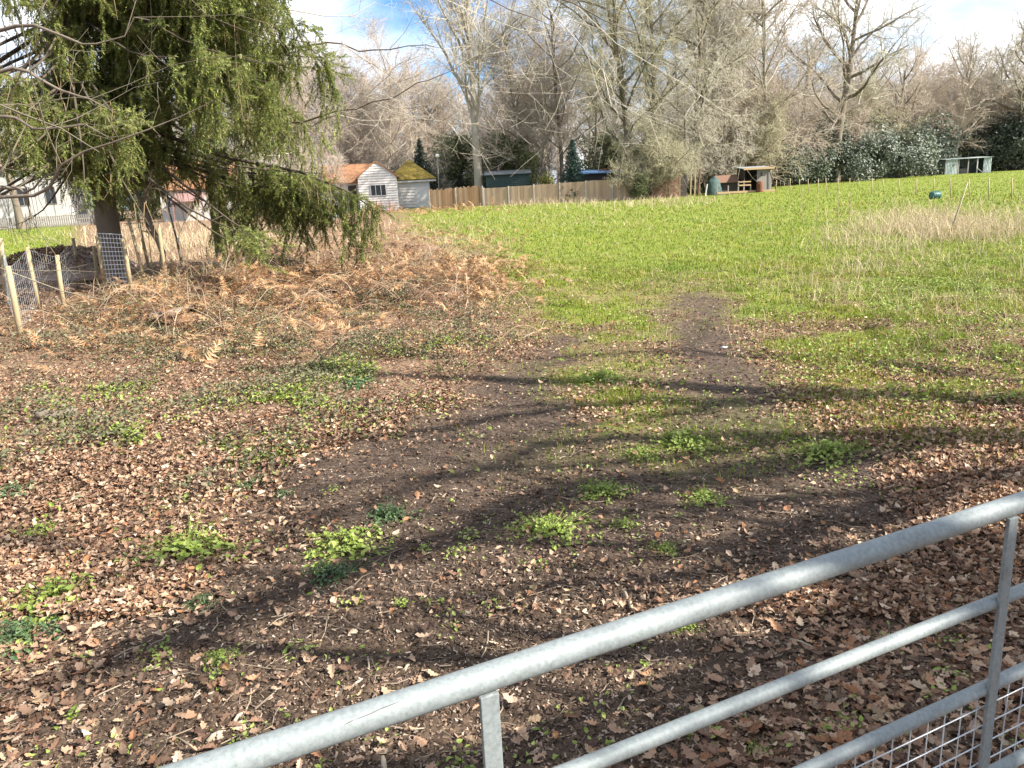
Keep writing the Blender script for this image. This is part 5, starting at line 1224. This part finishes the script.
B = MB(); 
for a in (-.5, 0, .5): B.tube([(a * r_, r_ * 1.012 * math.cos(t), r_ * .9 + r_ * 1.012 * math.sin(t)) for t in np.linspace(0, 2 * math.pi, 20)], .012, 5, False)
B.build('band', M['felt_green'], ba)

# ------------------------------------------------------------------ weed clumps, sticks, log
def weed_mesh(seed, n=90, size=.05, spread=1.0):
    r2 = np.random.default_rng(seed); a = r2.uniform(0, 6.28, n); q = r2.random(n) ** .6
    z = (1 - q ** 1.5) * .26 * r2.uniform(.3, 1.2, n) + .03
    lob = 1 + .35 * np.sin(a * 3 + seed) + .25 * np.sin(a * 7 + 2 * seed); q = q * np.where(r2.random(n) < .35, r2.uniform(1, 1.8, n), 1)
    P = np.stack([q * lob * .5 * np.cos(a), q * lob * .5 * np.sin(a), z], -1)
    out = np.stack([np.cos(a) * q, np.sin(a) * q, np.ones(n) * .9], -1) + r2.normal(0, .3, (n, 3))
    V, F_ = instance(SIMPLE, P, r2.uniform(.05, .12, n), frame_from_dir(out, r2.uniform(0, 6.28, n)), r2.integers(0, 4, n))
    st = np.stack([np.stack([P[:, 0] * .3, P[:, 1] * .3, np.zeros(n)], -1), P], 1)
    v2, q2 = tubes(st, np.full((n, 2), .003), 3)
    return make_mesh('weed_clump', np.concatenate([V, v2]), F_ + [q2 + len(V)])
WM = [weed_mesh(k, 240) for k in range(5)]
for w in WM[:3]: w.materials.append(M['weed'])
for w in WM[3:]: w.materials.append(M['nettle'])
CLUMPS = [(345, 548, 80, 0, 'bright green weed clump, the largest on the bare soil left of the track centre'), (185, 555, 90, 1, 'wide pale green weed patch among the leaves in the left foreground'), (55, 603, 85, 2, 'green weed clump in leaf litter near the left edge'), (20, 640, 60, 3, 'dark green clump at the left edge, lowest of the left hand weeds'),
  (550, 530, 66, 1, 'round weed clump beside the middle shadow band on the track'), (605, 493, 46, 2, 'compact weed clump just beyond the round one on the track'), (12, 495, 42, 4, 'dark grassy clump at the left edge halfway down'), (356, 386, 40, 4, 'green clump in the leaves at the foot of the bracken bank'), (330, 575, 44, 3, 'small grey green plant below the largest weed clump'),
  (388, 517, 46, 4, 'low grey green plant right behind the largest weed clump'), (220, 660, 30, 0, 'tiny green plant on soil in the lower left foreground'), (200, 605, 28, 3, 'small dark leafed plant by the lower left shadow band'), (604, 380, 46, 2, 'grassy clump on the middle strip between the wheel tracks'), (680, 445, 60, 1, 'low grass clump across the right wheel track'),
  (640, 455, 34, 0, 'small bright tuft left of the wheel track grass clump'), (665, 550, 24, 0, 'tiny bright seedling tuft on the bare soil above the gate'), (825, 455, 60, 1, 'yellow green tuft at the right side of the track'), (705, 500, 36, 2, 'flat yellow green tuft in the shadow band right of centre'), (283, 495, 20, 4, 'single broad leafed seedling in the shade left of centre'), (625, 525, 20, 0, 'tiny tuft right of the round weed clump'),
  (960, 540, 26, 2, 'small bright plant showing just above the top rail at right'), (605, 630, 0, 0, ''), (755, 755, 30, 2, 'small green tuft seen between the gate rails'), (685, 628, 26, 1, 'small tuft under the top rail of the gate'), (40, 535, 40, 1, 'pale green seedling patch near the left edge above the foreground clumps'), (255, 485, 30, 4, 'dark green plant in the leaves left of the shadowed soil')]
for i, (px, py, wpx, k, lab) in enumerate(CLUMPS):
    if not lab: continue
    p = G(px, py); d = np.linalg.norm(p - EYE); o = link('weed_clump', WM[k]); s = wpx * d / 774 * 1.0; o.location = p; o.scale = (s, s, s * .65 + .05); o.rotation_euler = (0, 0, i * 1.7); tag(o, lab, 'plant', 'small green weed clumps on the track')
def stick(px0, py0, px1, py1, r_, lab, mat_='stick', bend=.06, name='fallen_stick', fork=False):
    a, b_ = G(px0, py0), G(px1, py1); a[2] += r_ * .9; b_[2] += r_ * .9; d = b_ - a; L = np.linalg.norm(d); sd = np.cross(d / L, (0, 0, 1)); 
    pts = [tuple(d * t + sd * L * bend * math.sin(t * math.pi) * (1 if t < .7 else .8) + np.array([0, 0, .012 * math.sin(t * 9)])) for t in np.linspace(0, 1, 8)]
    m_ = MB(); m_.tube(pts, np.linspace(r_, r_ * .55, 8), 8)
    if fork: m_.tube([pts[4], tuple(np.array(pts[4]) + d * .22 + sd * L * .16 + [0, 0, .02])], (r_ * .6, r_ * .25), 6)
    o = m_.build(name, M[mat_], None, True); o.location = a; tag(o, lab, 'stick')
stick(385, 775, 364, 737, .011, 'pale curved stick poking out from under the gate top rail', bend=.1)
stick(208, 744, 243, 716, .011, 'pale thick broken stick by the left end of the top rail', fork=True)
stick(631, 610, 624, 594, .011, 'short pale stick lying on the soil just above the top rail')
stick(350, 690, 368, 660, .006, 'thin hooked twig on soil above the gate left of centre', bend=.2)
stick(405, 672, 412, 656, .007, 'short thin twig beside the orange leaf above the top rail')
stick(790, 640, 870, 655, .006, 'long thin curved twig seen under the top rail', bend=.15)
stick(115, 450, 90, 398, .012, 'long pale dry stalk lying across the leaf litter at left', 'straw', bend=.03)
stick(30, 340, 48, 288, .012, 'thin slanting dry branch by the nearest leaning fence post', bend=.05)
stick(38, 420, 78, 416, .055, 'dark rotten log half sunk in the leaves at left', 'bark_brown', .08, 'rotten_log')
stick(150, 322, 196, 316, .085, 'mossy log lying below the bramble by the tree guard', 'bark_brown', .03, 'mossy_log')
stick(520, 340, 545, 320, .008, 'thin twig on the grass edge left of the wheel track')
# pale stones on the track
for i, (px, py, s, lab) in enumerate([(724, 349, .10, 'pale stone lying in the right wheel track'), (762, 350, .07, 'smaller pale stone right of the wheel track')]):
    V, T = CL[i]; o = link('stone', make_mesh('stone', V * s * 1.1 * np.array([1, 1, .7]), T, True), M['concrete']); o.location = G(px, py) + [0, 0, .02]; tag(o, lab, 'stone')
